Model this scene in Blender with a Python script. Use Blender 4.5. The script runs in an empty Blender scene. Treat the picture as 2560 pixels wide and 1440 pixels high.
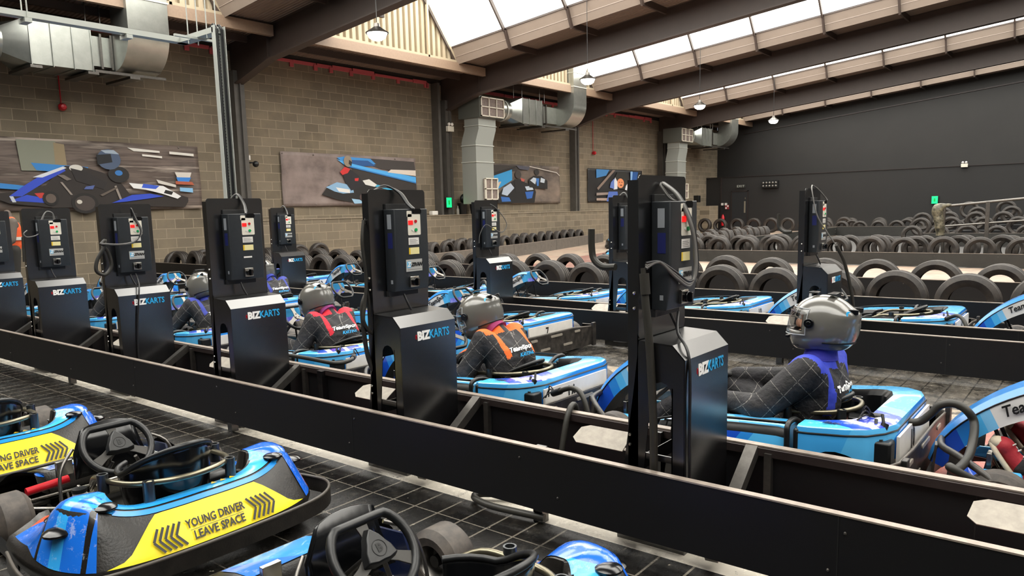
import bpy, math, random
from math import sin, cos, pi, radians as R, sqrt
from mathutils import Vector as V, Matrix, Quaternion
random.seed(7)
scn = bpy.context.scene
col = scn.collection
# ---------------- camera ----------------
CAMROT = ((0.622051, 0.118883, -0.773900), (-0.782593, 0.064417, -0.619187), (-0.024452, 0.990798, 0.133126))
CAMH = 1.35
cd = bpy.data.cameras.new('camera'); cam = bpy.data.objects.new('camera', cd); col.objects.link(cam)
m3 = Matrix(CAMROT); cam.matrix_world = Matrix.Translation((0, 0, CAMH)) @ m3.to_4x4()
cd.sensor_width = 36; cd.lens = 36 * 1881 / 2560; cd.shift_y = 60 / 2560; cd.clip_end = 200; cd.clip_start = .02
scn.camera = cam
# ---------------- world, exposure ----------------
w = bpy.data.worlds.new('world'); scn.world = w; w.use_nodes = True
w.node_tree.nodes['Background'].inputs[0].default_value = (.8, .87, 1, 1)
w.node_tree.nodes['Background'].inputs[1].default_value = .3
scn.view_settings.view_transform = 'Standard'; scn.view_settings.look = 'None'
scn.view_settings.gamma = 1; scn.view_settings.use_curve_mapping = False
scn.view_settings.exposure = 0.0
SKY = 5.2        # daylight through the translucent roof sheets
LAMP = 30.0
# ---------------- helpers ----------------
def lin(h):
    h = h.lstrip('#'); o = []
    for i in (0, 2, 4):
        c = int(h[i:i+2], 16) / 255; o.append(c/12.92 if c <= .04045 else ((c+.055)/1.055)**2.4)
    return (*o, 1)
MATS = {}
def mat(name, colr, rough=.5, metal=0, noise=0, nscale=20, bump=0, bscale=60, emit=0, spec=.5, coat=0, c2=None):
    if name in MATS: return MATS[name]
    m = bpy.data.materials.new(name); m.use_nodes = True; nt = m.node_tree; b = nt.nodes['Principled BSDF']
    b.inputs['Base Color'].default_value = lin(colr); b.inputs['Roughness'].default_value = rough
    b.inputs['Metallic'].default_value = metal; b.inputs['Specular IOR Level'].default_value = spec
    b.inputs['Coat Weight'].default_value = coat; b.inputs['Coat Roughness'].default_value = .12
    if emit:
        b.inputs['Emission Color'].default_value = lin(colr); b.inputs['Emission Strength'].default_value = emit
    if noise or bump:
        tc = nt.nodes.new('ShaderNodeTexCoord')
        if noise:
            n = nt.nodes.new('ShaderNodeTexNoise'); n.inputs['Scale'].default_value = nscale; n.inputs['Detail'].default_value = 6
            n.inputs['Roughness'].default_value = .65
            nt.links.new(tc.outputs['Object'], n.inputs['Vector'])
            r = nt.nodes.new('ShaderNodeValToRGB'); r.color_ramp.elements[0].position = .38; r.color_ramp.elements[1].position = .66
            a = lin(colr); d = lin(c2) if c2 else tuple(min(1, x*1.8+.003) for x in a[:3]) + (1,)
            r.color_ramp.elements[0].color = a
            r.color_ramp.elements[1].color = tuple(a[i]*(1-noise)+d[i]*noise for i in range(3)) + (1,)
            nt.links.new(n.outputs['Fac'], r.inputs['Fac']); nt.links.new(r.outputs['Color'], b.inputs['Base Color'])
        if bump:
            n2 = nt.nodes.new('ShaderNodeTexNoise'); n2.inputs['Scale'].default_value = bscale; n2.inputs['Detail'].default_value = 3
            nt.links.new(tc.outputs['Object'], n2.inputs['Vector'])
            bp = nt.nodes.new('ShaderNodeBump'); bp.inputs['Strength'].default_value = bump; bp.inputs['Distance'].default_value = .01
            nt.links.new(n2.outputs['Fac'], bp.inputs['Height']); nt.links.new(bp.outputs['Normal'], b.inputs['Normal'])
    MATS[name] = m; return m
class NT:
    """tiny node builder"""
    def __init__(s, name, rough=.5):
        s.m = bpy.data.materials.new(name); s.m.use_nodes = True; s.t = s.m.node_tree; s.b = s.t.nodes['Principled BSDF']
        s.b.inputs['Roughness'].default_value = rough; MATS[name] = s.m
        s.tc = s.t.nodes.new('ShaderNodeTexCoord'); s.sp = s.t.nodes.new('ShaderNodeSeparateXYZ'); s.t.links.new(s.tc.outputs['Object'], s.sp.inputs[0])
        s.x, s.y, s.z = s.sp.outputs
    def math(s, op, a, b=None, c=None):
        n = s.t.nodes.new('ShaderNodeMath'); n.operation = op
        for i, q in enumerate((a, b, c)):
            if q is None: continue
            if isinstance(q, (int, float)): n.inputs[i].default_value = q
            else: s.t.links.new(q, n.inputs[i])
        return n.outputs[0]
    def lincomb(s, ax, ay, az, c=0):
        o = s.math('MULTIPLY', s.x, ax); o = s.math('MULTIPLY_ADD', s.y, ay, o); o = s.math('MULTIPLY_ADD', s.z, az, o)
        return s.math('ADD', o, c)
    def noise(s, scale, detail=5, rough=.6, vec=None):
        n = s.t.nodes.new('ShaderNodeTexNoise'); n.inputs['Scale'].default_value = scale; n.inputs['Detail'].default_value = detail
        n.inputs['Roughness'].default_value = rough; s.t.links.new(vec or s.tc.outputs['Object'], n.inputs['Vector']); return n.outputs['Fac']
    def vec(s, x, y, z):
        n = s.t.nodes.new('ShaderNodeCombineXYZ')
        for i, q in enumerate((x, y, z)):
            if isinstance(q, (int, float)): n.inputs[i].default_value = q
            else: s.t.links.new(q, n.inputs[i])
        return n.outputs[0]
    def ramp(s, fac, stops, const=False):
        r = s.t.nodes.new('ShaderNodeValToRGB'); cr = r.color_ramp
        if const: cr.interpolation = 'CONSTANT'
        while len(cr.elements) < len(stops): cr.elements.new(.5)
        for e, (p, c) in zip(cr.elements, stops): e.position = p; e.color = lin(c) if isinstance(c, str) else c
        s.t.links.new(fac, r.inputs['Fac']); return r.outputs['Color']
    def mix(s, fac, a, b):
        n = s.t.nodes.new('ShaderNodeMix'); n.data_type = 'RGBA'
        for i, q in ((0, fac), (6, a), (7, b)):
            if isinstance(q, (int, float)): n.inputs[i].default_value = q
            elif isinstance(q, str): n.inputs[i].default_value = lin(q)
            else: s.t.links.new(q, n.inputs[i])
        return n.outputs[2]
    def color(s, c): s.t.links.new(c, s.b.inputs['Base Color'])
    def roughl(s, c): s.t.links.new(c, s.b.inputs['Roughness'])
    def bump(s, h, strength=.3, dist=.01):
        bp = s.t.nodes.new('ShaderNodeBump'); bp.inputs['Strength'].default_value = strength; bp.inputs['Distance'].default_value = dist
        s.t.links.new(h, bp.inputs['Height']); s.t.links.new(bp.outputs['Normal'], s.b.inputs['Normal'])
class M:
    def __init__(s): s.v = []; s.f = []; s.mi = []
    def add(s, vs, fs, mi=0, T=None):
        o = len(s.v)
        s.v += [tuple(T @ V(q)) if T is not None else tuple(q) for q in vs]
        for f in fs: s.f.append(tuple(i+o for i in f)); s.mi.append(mi)
        return s
    def box(s, x0, x1, y0, y1, z0, z1, mi=0, T=None):
        vs = [(x, y, z) for z in (z0, z1) for y in (y0, y1) for x in (x0, x1)]
        return s.add(vs, [(0, 2, 3, 1), (4, 5, 7, 6), (0, 1, 5, 4), (2, 6, 7, 3), (0, 4, 6, 2), (1, 3, 7, 5)], mi, T)
    def beam(s, p0, p1, w, h, mi=0, up=(0, 0, 1)):
        p0 = V(p0); p1 = V(p1); d = (p1-p0).normalized(); u = V(up); a = d.cross(u)
        if a.length < 1e-4: a = d.cross(V((1, 0, 0)))
        a.normalize(); u = a.cross(d); vs = []
        for p in (p0, p1):
            for i, j in ((-1, -1), (1, -1), (1, 1), (-1, 1)): vs.append(p + a*i*w/2 + u*j*h/2)
        return s.add(vs, [(0, 1, 2, 3), (7, 6, 5, 4), (0, 4, 5, 1), (1, 5, 6, 2), (2, 6, 7, 3), (3, 7, 4, 0)], mi)
    def tube(s, pts, r, seg=8, mi=0, closed=False, caps=True, T=None):
        pts = [V(p) for p in pts]; n = len(pts); rr = r if isinstance(r, (list, tuple)) else [r]*n
        tang = []
        for i in range(n):
            a = pts[(i-1) % n] if (closed or i > 0) else pts[i]; b = pts[(i+1) % n] if (closed or i < n-1) else pts[i]
            tang.append((b-a).normalized())
        t0 = tang[0]; u = t0.cross(V((0, 0, 1)))
        if u.length < .1: u = t0.cross(V((1, 0, 0)))
        u.normalize(); vs = []
        for i in range(n):
            if i: 
                q = tang[i-1].rotation_difference(tang[i]); u = q @ u
            w_ = tang[i].cross(u).normalized(); u = w_.cross(tang[i]).normalized()
            for k in range(seg):
                a = 2*pi*k/seg; vs.append(pts[i] + (u*cos(a)+w_*sin(a))*rr[i])
        fs = []
        for i in range(n if closed else n-1):
            j = (i+1) % n
            for k in range(seg):
                l = (k+1) % seg; fs.append((i*seg+k, i*seg+l, j*seg+l, j*seg+k))
        if caps and not closed: fs.append(tuple(range(seg))[::-1]); fs.append(tuple((n-1)*seg+k for k in range(seg)))
        return s.add(vs, fs, mi, T)
    def cyl(s, p0, p1, r, seg=16, mi=0, r1=None): return s.tube([p0, p1], [r, r if r1 is None else r1], seg, mi)
    def prism(s, poly, a0, a1, axis='z', mi=0, T=None, caps=True):
        def P(q, a): return {'z': (q[0], q[1], a), 'y': (q[0], a, q[1]), 'x': (a, q[0], q[1])}[axis]
        n = len(poly); vs = [P(q, a0) for q in poly] + [P(q, a1) for q in poly]
        fs = [(i, (i+1) % n, n+(i+1) % n, n+i) for i in range(n)]
        if caps: fs += [tuple(range(n))[::-1], tuple(range(n, 2*n))]
        return s.add(vs, fs, mi, T)
    def lathe(s, prof, seg=24, mi=0, T=None, close=False):
        n = len(prof); vs = []
        for k in range(seg):
            a = 2*pi*k/seg
            for (r, h) in prof: vs.append((r*cos(a), r*sin(a), h))
        fs = []
        for k in range(seg):
            l = (k+1) % seg
            for i in range(n if close else n-1):
                j = (i+1) % n; fs.append((k*n+i, l*n+i, l*n+j, k*n+j))
        return s.add(vs, fs, mi, T)
    def grid(s, rings, cu=False, caps=False, mi=0, T=None, mf=None, cv=False):
        n = len(rings[0]); vs = [q for r in rings for q in r]; L = len(rings); o = len(s.v)
        s.v += [tuple(T @ V(q)) if T is not None else tuple(q) for q in vs]
        for i in range(L if cv else L-1):
            for k in range(n if cu else n-1):
                l = (k+1) % n; j = (i+1) % L
                s.f.append((o+i*n+k, o+i*n+l, o+j*n+l, o+j*n+k)); s.mi.append(mf(i, k) if mf else mi)
        if caps:
            s.f.append(tuple(o+k for k in range(n))[::-1]); s.mi.append(mi)
            s.f.append(tuple(o+(L-1)*n+k for k in range(n))); s.mi.append(mi)
        return s
    def ball(s, c, r, sx=1, sy=1, sz=1, seg=16, mi=0, T=None):
        prof = [(max(1e-4, cos(-pi/2+pi*i/(seg//2))), sin(-pi/2+pi*i/(seg//2))) for i in range(seg//2+1)]
        Tm = Matrix.Translation(c) @ Matrix.Diagonal((r*sx, r*sy, r*sz, 1))
        if T is not None: Tm = T @ Tm
        return s.lathe(prof, seg, mi, Tm)
SPLIT = set('rail_socket bumper_web bumper_slot joint_band hanger mounting_bracket side_bar fairing_strut tie_rod pedal pod_end nose_panel bolt threaded_rod post joint eyelet vent visor_pivot socket_pin cuff eye pupil eyebrow side_hoop column_support cable brake_hose round_sticker warning_triangle flange spot cross_bracket hub_bolt reservoir shoe_lace notice_field'.split())
def islands(m):
    par = list(range(len(m.v)))
    def fd(a):
        while par[a] != a: par[a] = par[par[a]]; a = par[a]
        return a
    for f in m.f:
        r = fd(f[0])
        for q in f[1:]: par[fd(q)] = r
    gr = {}
    for i, f in enumerate(m.f): gr.setdefault(fd(f[0]), []).append(i)
    out = []
    for fl in gr.values():
        ids = {}; n_ = M()
        for i in fl:
            ff = []
            for q in m.f[i]:
                if q not in ids: ids[q] = len(n_.v); n_.v.append(m.v[q])
                ff.append(ids[q])
            n_.f.append(tuple(ff)); n_.mi.append(m.mi[i])
        out.append(n_)
    return out
def obj(name, m, mats, parent=None, **k):
    if name in SPLIT and parent is not None:
        L = islands(m)
        if len(L) > 1 and len(L) < 60:
            os_ = [obj1(name, q, mats, parent, **k) for q in L]
            return os_[0]
    return obj1(name, m, mats, parent, **k)
def obj1(name, m, mats, parent=None, smooth=35, bev=0, bseg=2, T=None, solid=0, sub=0):
    me = bpy.data.meshes.new(name); me.from_pydata(m.v, [], m.f)
    for q in (mats if isinstance(mats, (list, tuple)) else [mats]): me.materials.append(q)
    me.polygons.foreach_set('material_index', m.mi)
    me.update(); me.validate()
    import bmesh
    bm = bmesh.new(); bm.from_mesh(me); bmesh.ops.recalc_face_normals(bm, faces=bm.faces); bm.to_mesh(me); bm.free()
    if smooth:
        me.polygons.foreach_set('use_smooth', [True]*len(me.polygons)); me.set_sharp_from_angle(angle=R(smooth))
    o = bpy.data.objects.new(name, me); col.objects.link(o)
    if parent is not None: o.parent = parent
    if T is not None: o.matrix_local = T
    if solid:
        d = o.modifiers.new('solid', 'SOLIDIFY'); d.thickness = solid; d.offset = 0
    if bev:
        d = o.modifiers.new('bevel', 'BEVEL'); d.width = bev; d.segments = bseg; d.limit_method = 'ANGLE'; d.angle_limit = R(40)
        d.harden_normals = False
    if sub:
        d = o.modifiers.new('sub', 'SUBSURF'); d.levels = sub; d.render_levels = sub
    return o
def tag(o, label=None, cat=None, group=None, kind=None):
    if label: o['label'] = label
    if cat: o['category'] = cat
    if group: o['group'] = group
    if kind: o['kind'] = kind
    return o
def empty(name, loc=(0, 0, 0), rz=0):
    o = bpy.data.objects.new(name, None); o.empty_display_size = .1; col.objects.link(o); o.location = loc; o.rotation_euler = (0, 0, rz); return o
def struct(name, m, mats, **k):
    o = obj(name, m, mats, **k)
    if o.parent is None: o['kind'] = 'structure'
    return o
KIDS = {}
def kids(o): return [c for c in bpy.data.objects if c.parent == o]
def copy_tree(o, parent=None, kmap=None):
    if kmap is None:
        kmap = {}
        for q in bpy.data.objects:
            if q.parent: kmap.setdefault(q.parent.name, []).append(q)
    c = o.copy(); col.objects.link(c)
    if parent is not None: c.parent = parent
    for ch in kmap.get(o.name, []): copy_tree(ch, c, kmap)
    return c
TXT = {}
def text(name, s, size, m, parent, T, bold=0, shear=0, ext=.0008, align='CENTER', sx=1, space=1):
    key = (s, size, bold, shear, ext, align, space, m.name)
    if key not in TXT:
        cu = bpy.data.curves.new('txt', 'FONT'); cu.body = s; cu.size = size; cu.extrude = ext; cu.offset = bold; cu.shear = shear
        cu.align_x = align; cu.align_y = 'CENTER'; cu.space_character = space; cu.resolution_u = 2
        o = bpy.data.objects.new('txt', cu); col.objects.link(o); bpy.context.view_layer.update()
        me = bpy.data.meshes.new_from_object(o.evaluated_get(bpy.context.evaluated_depsgraph_get()))
        bpy.data.objects.remove(o); bpy.data.curves.remove(cu); me.materials.clear(); me.materials.append(m); me.name = name; TXT[key] = me
    o = bpy.data.objects.new(name, TXT[key]); col.objects.link(o); o.parent = parent
    o.matrix_local = T @ Matrix.Diagonal((sx, 1, 1, 1)); return o
def frame(o, ex, ey):
    """matrix with origin o, x axis ex, y axis ~ey"""
    ex = V(ex).normalized(); ey = V(ey); ez = ex.cross(ey).normalized(); ey = ez.cross(ex)
    return Matrix(((ex.x, ey.x, ez.x, o[0]), (ex.y, ey.y, ez.y, o[1]), (ex.z, ey.z, ez.z, o[2]), (0, 0, 0, 1)))
def arc(cx, cy, r, a0, a1, n): return [(cx+r*cos(R(a0+(a1-a0)*i/n)), cy+r*sin(R(a0+(a1-a0)*i/n))) for i in range(n+1)]
def rrect(x0, x1, y0, y1, r, n=4):
    return arc(x1-r, y0+r, r, -90, 0, n)+arc(x1-r, y1-r, r, 0, 90, n)+arc(x0+r, y1-r, r, 90, 180, n)+arc(x0+r, y0+r, r, 180, 270, n)
def spline(pts, n=6, closed=False):
    """Catmull-Rom"""
    pts = [V(p) for p in pts]; out = []; L = len(pts)
    for i in range(L if closed else L-1):
        g = lambda k: pts[k % L] if closed else pts[max(0, min(L-1, k))]
        p0, p1, p2, p3 = g(i-1), g(i), g(i+1), g(i+2)
        for k in range(n):
            t = k/n; out.append(.5*((2*p1)+(p2-p0)*t+(2*p0-5*p1+4*p2-p3)*t*t+(3*p1-p0-3*p2+p3)*t**3))
    if not closed: out.append(pts[-1])
    return out
# ---------------- common materials ----------------
K = {}
K['black'] = mat('black_plastic', '#111213', .40, noise=.2, nscale=30, bump=.05)
K['blackgloss'] = mat('black_gloss', '#0b0c0e', .18, spec=.6)
K['powder'] = mat('black_powder_coat', '#08080a', .27, noise=.12, nscale=9, spec=1.0)
K['powder'].node_tree.nodes['Principled BSDF'].inputs['IOR'].default_value = 1.7
K['plank'] = mat('black_plank', '#08080b', .5, noise=.15, nscale=5, spec=.4)
K['edge'] = mat('lit_edge_trim', '#8d8278', .38, metal=.35, noise=.4, nscale=30)  # metal trim, its pale tone holds the overhead light on barrier tops
K['steel'] = mat('bare_steel', '#6d6a66', .32, metal=.9, noise=.3, nscale=25)
K['brownsteel'] = mat('dark_brown_steel', '#2e2726', .42, metal=.3, noise=.4, nscale=12)
K['galv'] = mat('galvanised_duct', '#a9aca6', .3, metal=.85, noise=.25, nscale=6, c2='#cfd2cc')
K['galvp'] = mat('galvanised_tray', '#c4c7c0', .42, metal=.35)
K['rubber'] = mat('tyre_rubber', '#231f1d', .55, noise=.5, nscale=9, c2='#4d443c', bump=.1)
K['slick'] = mat('slick_tyre_rubber', '#3a3532', .6, noise=.5, nscale=18, c2='#6a6158')
K['hose'] = mat('black_hose', '#26241f', .5, noise=.3)
K['cable'] = mat('black_cable', '#1b1b1d', .4)
K['gcable'] = mat('grey_cable', '#6e6c69', .4)
K['white'] = mat('white_panel', '#dcd8d2', .35, noise=.25, nscale=14, c2='#b8b2aa')
K['cream'] = mat('cream_label', '#d9d3c4', .4)
K['red'] = mat('red_plastic', '#b51220', .3)
K['redled'] = mat('red_led_display', '#ff1a1a', .3, emit=1.2)
K['green'] = mat('green_button', '#0f9a55', .3)
K['yellow'] = mat('yellow_sticker', '#f5dc12', .35)
K['ink'] = mat('black_ink', '#151515', .5)
K['logoW'] = mat('logo_white', '#f0efec', .4)
K['logoB'] = mat('logo_blue', '#2aa4e0', .35)
K['logoR'] = mat('logo_red', '#c01828', .4)
K['ltblue'] = mat('light_blue_body', '#39a0e6', .2, coat=.6, noise=.25, nscale=10, c2='#66bdf0')
K['mdblue'] = mat('mid_blue_body', '#1467d2', .2, coat=.6)
K['chrome'] = mat('bright_metal', '#b9b6ae', .25, metal=1)
K['zinc'] = mat('zinc_metal', '#8d8a7a', .35, metal=.9)
# ---------------- building ----------------
YW = 17.28; XB = 38.5; RX = [-4.15, 3.3, 10.75, 18.2, 25.65, 33.1]
def zr(y): return 5.57 + .1*(15.4-y)          # underside of the purlins
# floor: pit tiles and the track beyond
n = NT('pit_floor', .5)
g = .145
fx = n.math('ABSOLUTE', n.math('SUBTRACT', n.math('FRACT', n.math('MULTIPLY', n.x, 1/.29)), .5))
fy = n.math('ABSOLUTE', n.math('SUBTRACT', n.math('FRACT', n.math('MULTIPLY', n.y, 1/g)), .5))
groove = n.math('MAXIMUM', n.math('GREATER_THAN', fx, .488), n.math('GREATER_THAN', fy, .468))
base = n.ramp(n.noise(9, 8, .75), [(.36, '#050505'), (.54, '#11100f'), (.68, '#35322d')])
big = n.noise(1.1, 4, .6)
base = n.mix(n.ramp(big, [(.42, '#000000'), (.62, '#ffffff')]), base, n.ramp(n.noise(30, 6, .8), [(.4, '#0a0a09'), (.7, '#3b3731')]))
lane = n.math('GREATER_THAN', n.x, 3.1)
far = n.math('MULTIPLY', n.math('GREATER_THAN', n.x, 4.0), n.ramp(n.noise(3.2, 6, .8), [(.5, '#000000'), (.56, '#ffffff')]))
base = n.mix(n.math('MULTIPLY', far, .5), base, '#6c6459')
spk = n.ramp(n.noise(26, 3, .5), [(.72, '#000000'), (.74, '#ffffff')])
base = n.mix(spk, base, '#a39a8a')
lift = n.ramp(n.noise(4.5, 7, .8), [(.40, '#000000'), (.62, '#ffffff')])
base = n.mix(n.math('MULTIPLY', n.math('MULTIPLY', lane, lift), .55), base, '#7c766d')
gcol = n.mix(lane, n.ramp(n.noise(1.6, 3, .6), [(.38, '#0b0b0b'), (.5, '#7d766b')]), '#141312')
base = n.mix(n.math('MULTIPLY', groove, .8), base, gcol)
# painted white and red line beside the barrier, and worn patches of paint between the lanes
wear = n.ramp(n.noise(7, 7, .8), [(.34, '#000000'), (.42, '#ffffff')])
def band(a, b): return n.math('MULTIPLY', n.math('GREATER_THAN', n.x, a), n.math('LESS_THAN', n.x, b))
base = n.mix(n.math('MULTIPLY', band(2.515, 2.612), wear), base, '#e4dccd')
base = n.mix(n.math('MULTIPLY', band(2.612, 2.85), wear), base, '#a81e20')
base = n.mix(n.math('MULTIPLY', band(4.95, 5.5), n.math('MULTIPLY', wear, n.ramp(n.noise(1.7, 4, .7), [(.5, '#000000'), (.56, '#ffffff')]))), base, '#9c8f7e')
redz = n.math('MULTIPLY', band(3.3, 5.2), n.math('MULTIPLY', n.math('LESS_THAN', n.y, .72), n.math('GREATER_THAN', n.y, -.5)))
base = n.mix(n.math('MULTIPLY', redz, n.ramp(n.noise(5, 5, .7), [(.36, '#000000'), (.44, '#ffffff')])), base, '#b4665a')
n.color(base)
n.roughl(n.ramp(n.noise(12, 6, .8), [(.35, '#3c3c3c'), (.65, '#a4a4a4')]))
n.bump(n.math('SUBTRACT', n.noise(45, 6, .8), n.math('MULTIPLY', groove, .8)), .5, .006)
struct('floor', M().box(-6, 8.25, -12, YW+.3, -.2, 0), n.m, smooth=0)
n = NT('track_floor', .45)
b = n.ramp(n.noise(2.2, 6, .7), [(.35, '#87776a'), (.65, '#ab9a88')])
redp = n.math('MULTIPLY', n.math('LESS_THAN', n.math('ABSOLUTE', n.math('SUBTRACT', n.lincomb(-.19, 1, 0), 7.6)), .9), n.ramp(n.noise(3, 4, .7), [(.35, '#000000'), (.45, '#ffffff')]))
b = n.mix(n.math('MULTIPLY', redp, .8), b, '#6e3a35')
st = n.ramp(n.noise(1, 4, .6, vec=n.vec(n.math('MULTIPLY', n.x, 4), n.math('MULTIPLY', n.y, .5), 0)), [(.5, '#000000'), (.7, '#ffffff')])
b = n.mix(n.math('MULTIPLY', st, .45), b, '#b5705a')
b = n.mix(n.math('MULTIPLY', n.math('GREATER_THAN', n.x, 17.4), n.math('LESS_THAN', n.y, 9.0)), b, '#24211f')
n.color(b)
o = struct('floor', M().box(8.25, 40.2, -12, YW+.3, -.2, .001), n.m, smooth=0)
# brick wall
n = NT('block_wall', .85)
br = n.t.nodes.new('ShaderNodeTexBrick'); n.t.links.new(n.vec(n.x, n.z, 0), br.inputs['Vector'])
br.inputs['Scale'].default_value = 1; br.inputs['Brick Width'].default_value = .45; br.inputs['Row Height'].default_value = .225
br.inputs['Mortar Size'].default_value = .007; br.inputs['Mortar Smooth'].default_value = .3; br.inputs['Bias'].default_value = 0
br.inputs['Color1'].default_value = lin('#807564'); br.inputs['Color2'].default_value = lin('#6d6353'); br.inputs['Mortar'].default_value = lin('#a39580')
c = n.mix(n.math('MULTIPLY', n.noise(90, 3, .7), .35), br.outputs['Color'], '#3c352b')
c = n.mix(n.math('MULTIPLY', n.ramp(n.noise(1.2, 4, .6), [(.45, '#000000'), (.7, '#ffffff')]), .25), c, '#9b8a70')
n.color(c); n.bump(n.math('ADD', n.math('MULTIPLY', br.outputs['Fac'], -1), n.math('MULTIPLY', n.noise(90, 3, .7), .3)), .4, .01)
BRICK = n.m
wallm = M().box(-6, 39.9, YW, YW+.3, 0, 5.40)
struct('wall_left', wallm, BRICK, smooth=0)
struct('trim_0', M().box(-6, 39.9, YW+.02, YW+.28, 5.40, 5.62), mat('dark_gap', '#241f1c', .8), smooth=0)  # strip added against leaking light, the gap's shade put into its dark colour
struct('wall_left', M().box(11.0, 36.9, YW-.38, YW, 0, 1.25), BRICK, smooth=0)
struct('trim_1', M().box(11.0, 36.9, YW-.40, YW, 1.25, 1.27), mat('ledge_cap', '#8e8270', .7, noise=.3), smooth=0)
struct('wall_left', M().box(36.9, 38.0, YW-.9, YW, 0, 1.35), BRICK, smooth=0)
DARK = mat('charcoal_wall', '#1f1e1d', .6, noise=.3, nscale=.8, c2='#2a2827')
struct('wall_back', M().box(39.9, 40.2, -12, YW, 0, 9.0), DARK, smooth=0)
struct('wall_back', M().box(XB, 39.9, -12, YW, 0, 2.8), mat('dark_lower_wall', '#1a1919', .6, noise=.25, nscale=.8, c2='#222120'), smooth=0)
struct('trim_2', M().box(XB-.03, 39.9, -12, YW, 2.8, 2.83).box(XB-.05, XB, 16.4, 16.46, 0, 2.8), K['brownsteel'], smooth=0)
m = M(); m.beam((39.87, 15.8, 5.1), (39.87, -4, 7.08), .05, .05)
struct('trim_3', m, K['brownsteel'], smooth=0)
struct('wall_right', M().box(-6, 40.2, -12.3, -12, 0, 9.5), DARK, smooth=0)
struct('wall_front', M().box(-6.3, -6, -12, YW, 0, 9.0), DARK, smooth=0)
# pink foam line on the wall head
for a, b_ in ((11.9, 17.6), (19.2, 24.9), (26.8, 32.3), (4.0, 10.3)):
    mm = M(); x = a
    while x < b_:
        l = random.uniform(.5, 1.0); l = min(l, b_-x); h = random.uniform(.05, .1)
        ys = random.uniform(.02, .06)
        mm.box(x, x+l-.02, YW-ys, YW-.001, 5.38-h*.4, 5.38+h); x += l
        if random.random() < .6: mm.box(x-.12, x, YW-.05, YW-.001, 5.25, 5.40)
    f = obj('foam_strip', mm, mat('pink_foam', '#b8535a', .8, bump=.6, bscale=30), smooth=0, bev=.01)
    tag(f, 'pink fire foam along the head of the block wall, %s' % {11.9: 'above the cornering kart banner', 19.2: 'behind the middle duct', 26.8: 'above the thumbs up banner', 4.0: 'behind the big left duct'}[a], 'foam')
# columns, rafters, purlins
BM = mat('brown_beam', '#403530', .5, noise=.25, nscale=3, c2='#4d403a')
BMD = mat('dark_column', '#494642', .55, noise=.3, nscale=4)
tn = 4
for i, X in enumerate(RX):
    m = M(); m.box(X-.14, X+.14, YW-.28, YW, 0, 4.9); m.box(X-.012, X+.012, YW-.34, YW-.28, 0, 4.6); 
    struct('trim_%d' % tn, m, BMD, smooth=0); tn += 1
    # rafter: web + flanges, with haunch
    m = M(); zt = lambda y: 5.74+.1*(15.6-y)
    prof = [(YW-.02, 4.52), (15.6, 4.98), (-12, 4.98+2.76), (-12, zt(-12)), (YW-.02, zt(YW))]
    m.prism(prof, X-.03, X+.03, 'x')
    for (y0, z0, y1, z1) in ((YW-.02, 4.52, 15.6, 4.98), (15.6, 4.98, -12, 7.74)): m.beam((X, y0, z0), (X, y1, z1), .24, .03)
    m.beam((X, 15.6, zt(15.6)-.02), (X, -12, zt(-12)-.02), .24, .03)
    for y in (15.6,): m.box(X-.1, X+.1, y-.01, y+.01, 4.98, 5.74)
    struct('trim_%d' % tn, m, BM, smooth=0); tn += 1
m = M(); m.box(17.72, 17.82, YW-.3, YW, 0, 5.4).box(33.6, 33.75, YW-.2, YW, 0, 5.4); struct('trim_%d' % tn, m, BMD, smooth=0); tn += 1
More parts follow.
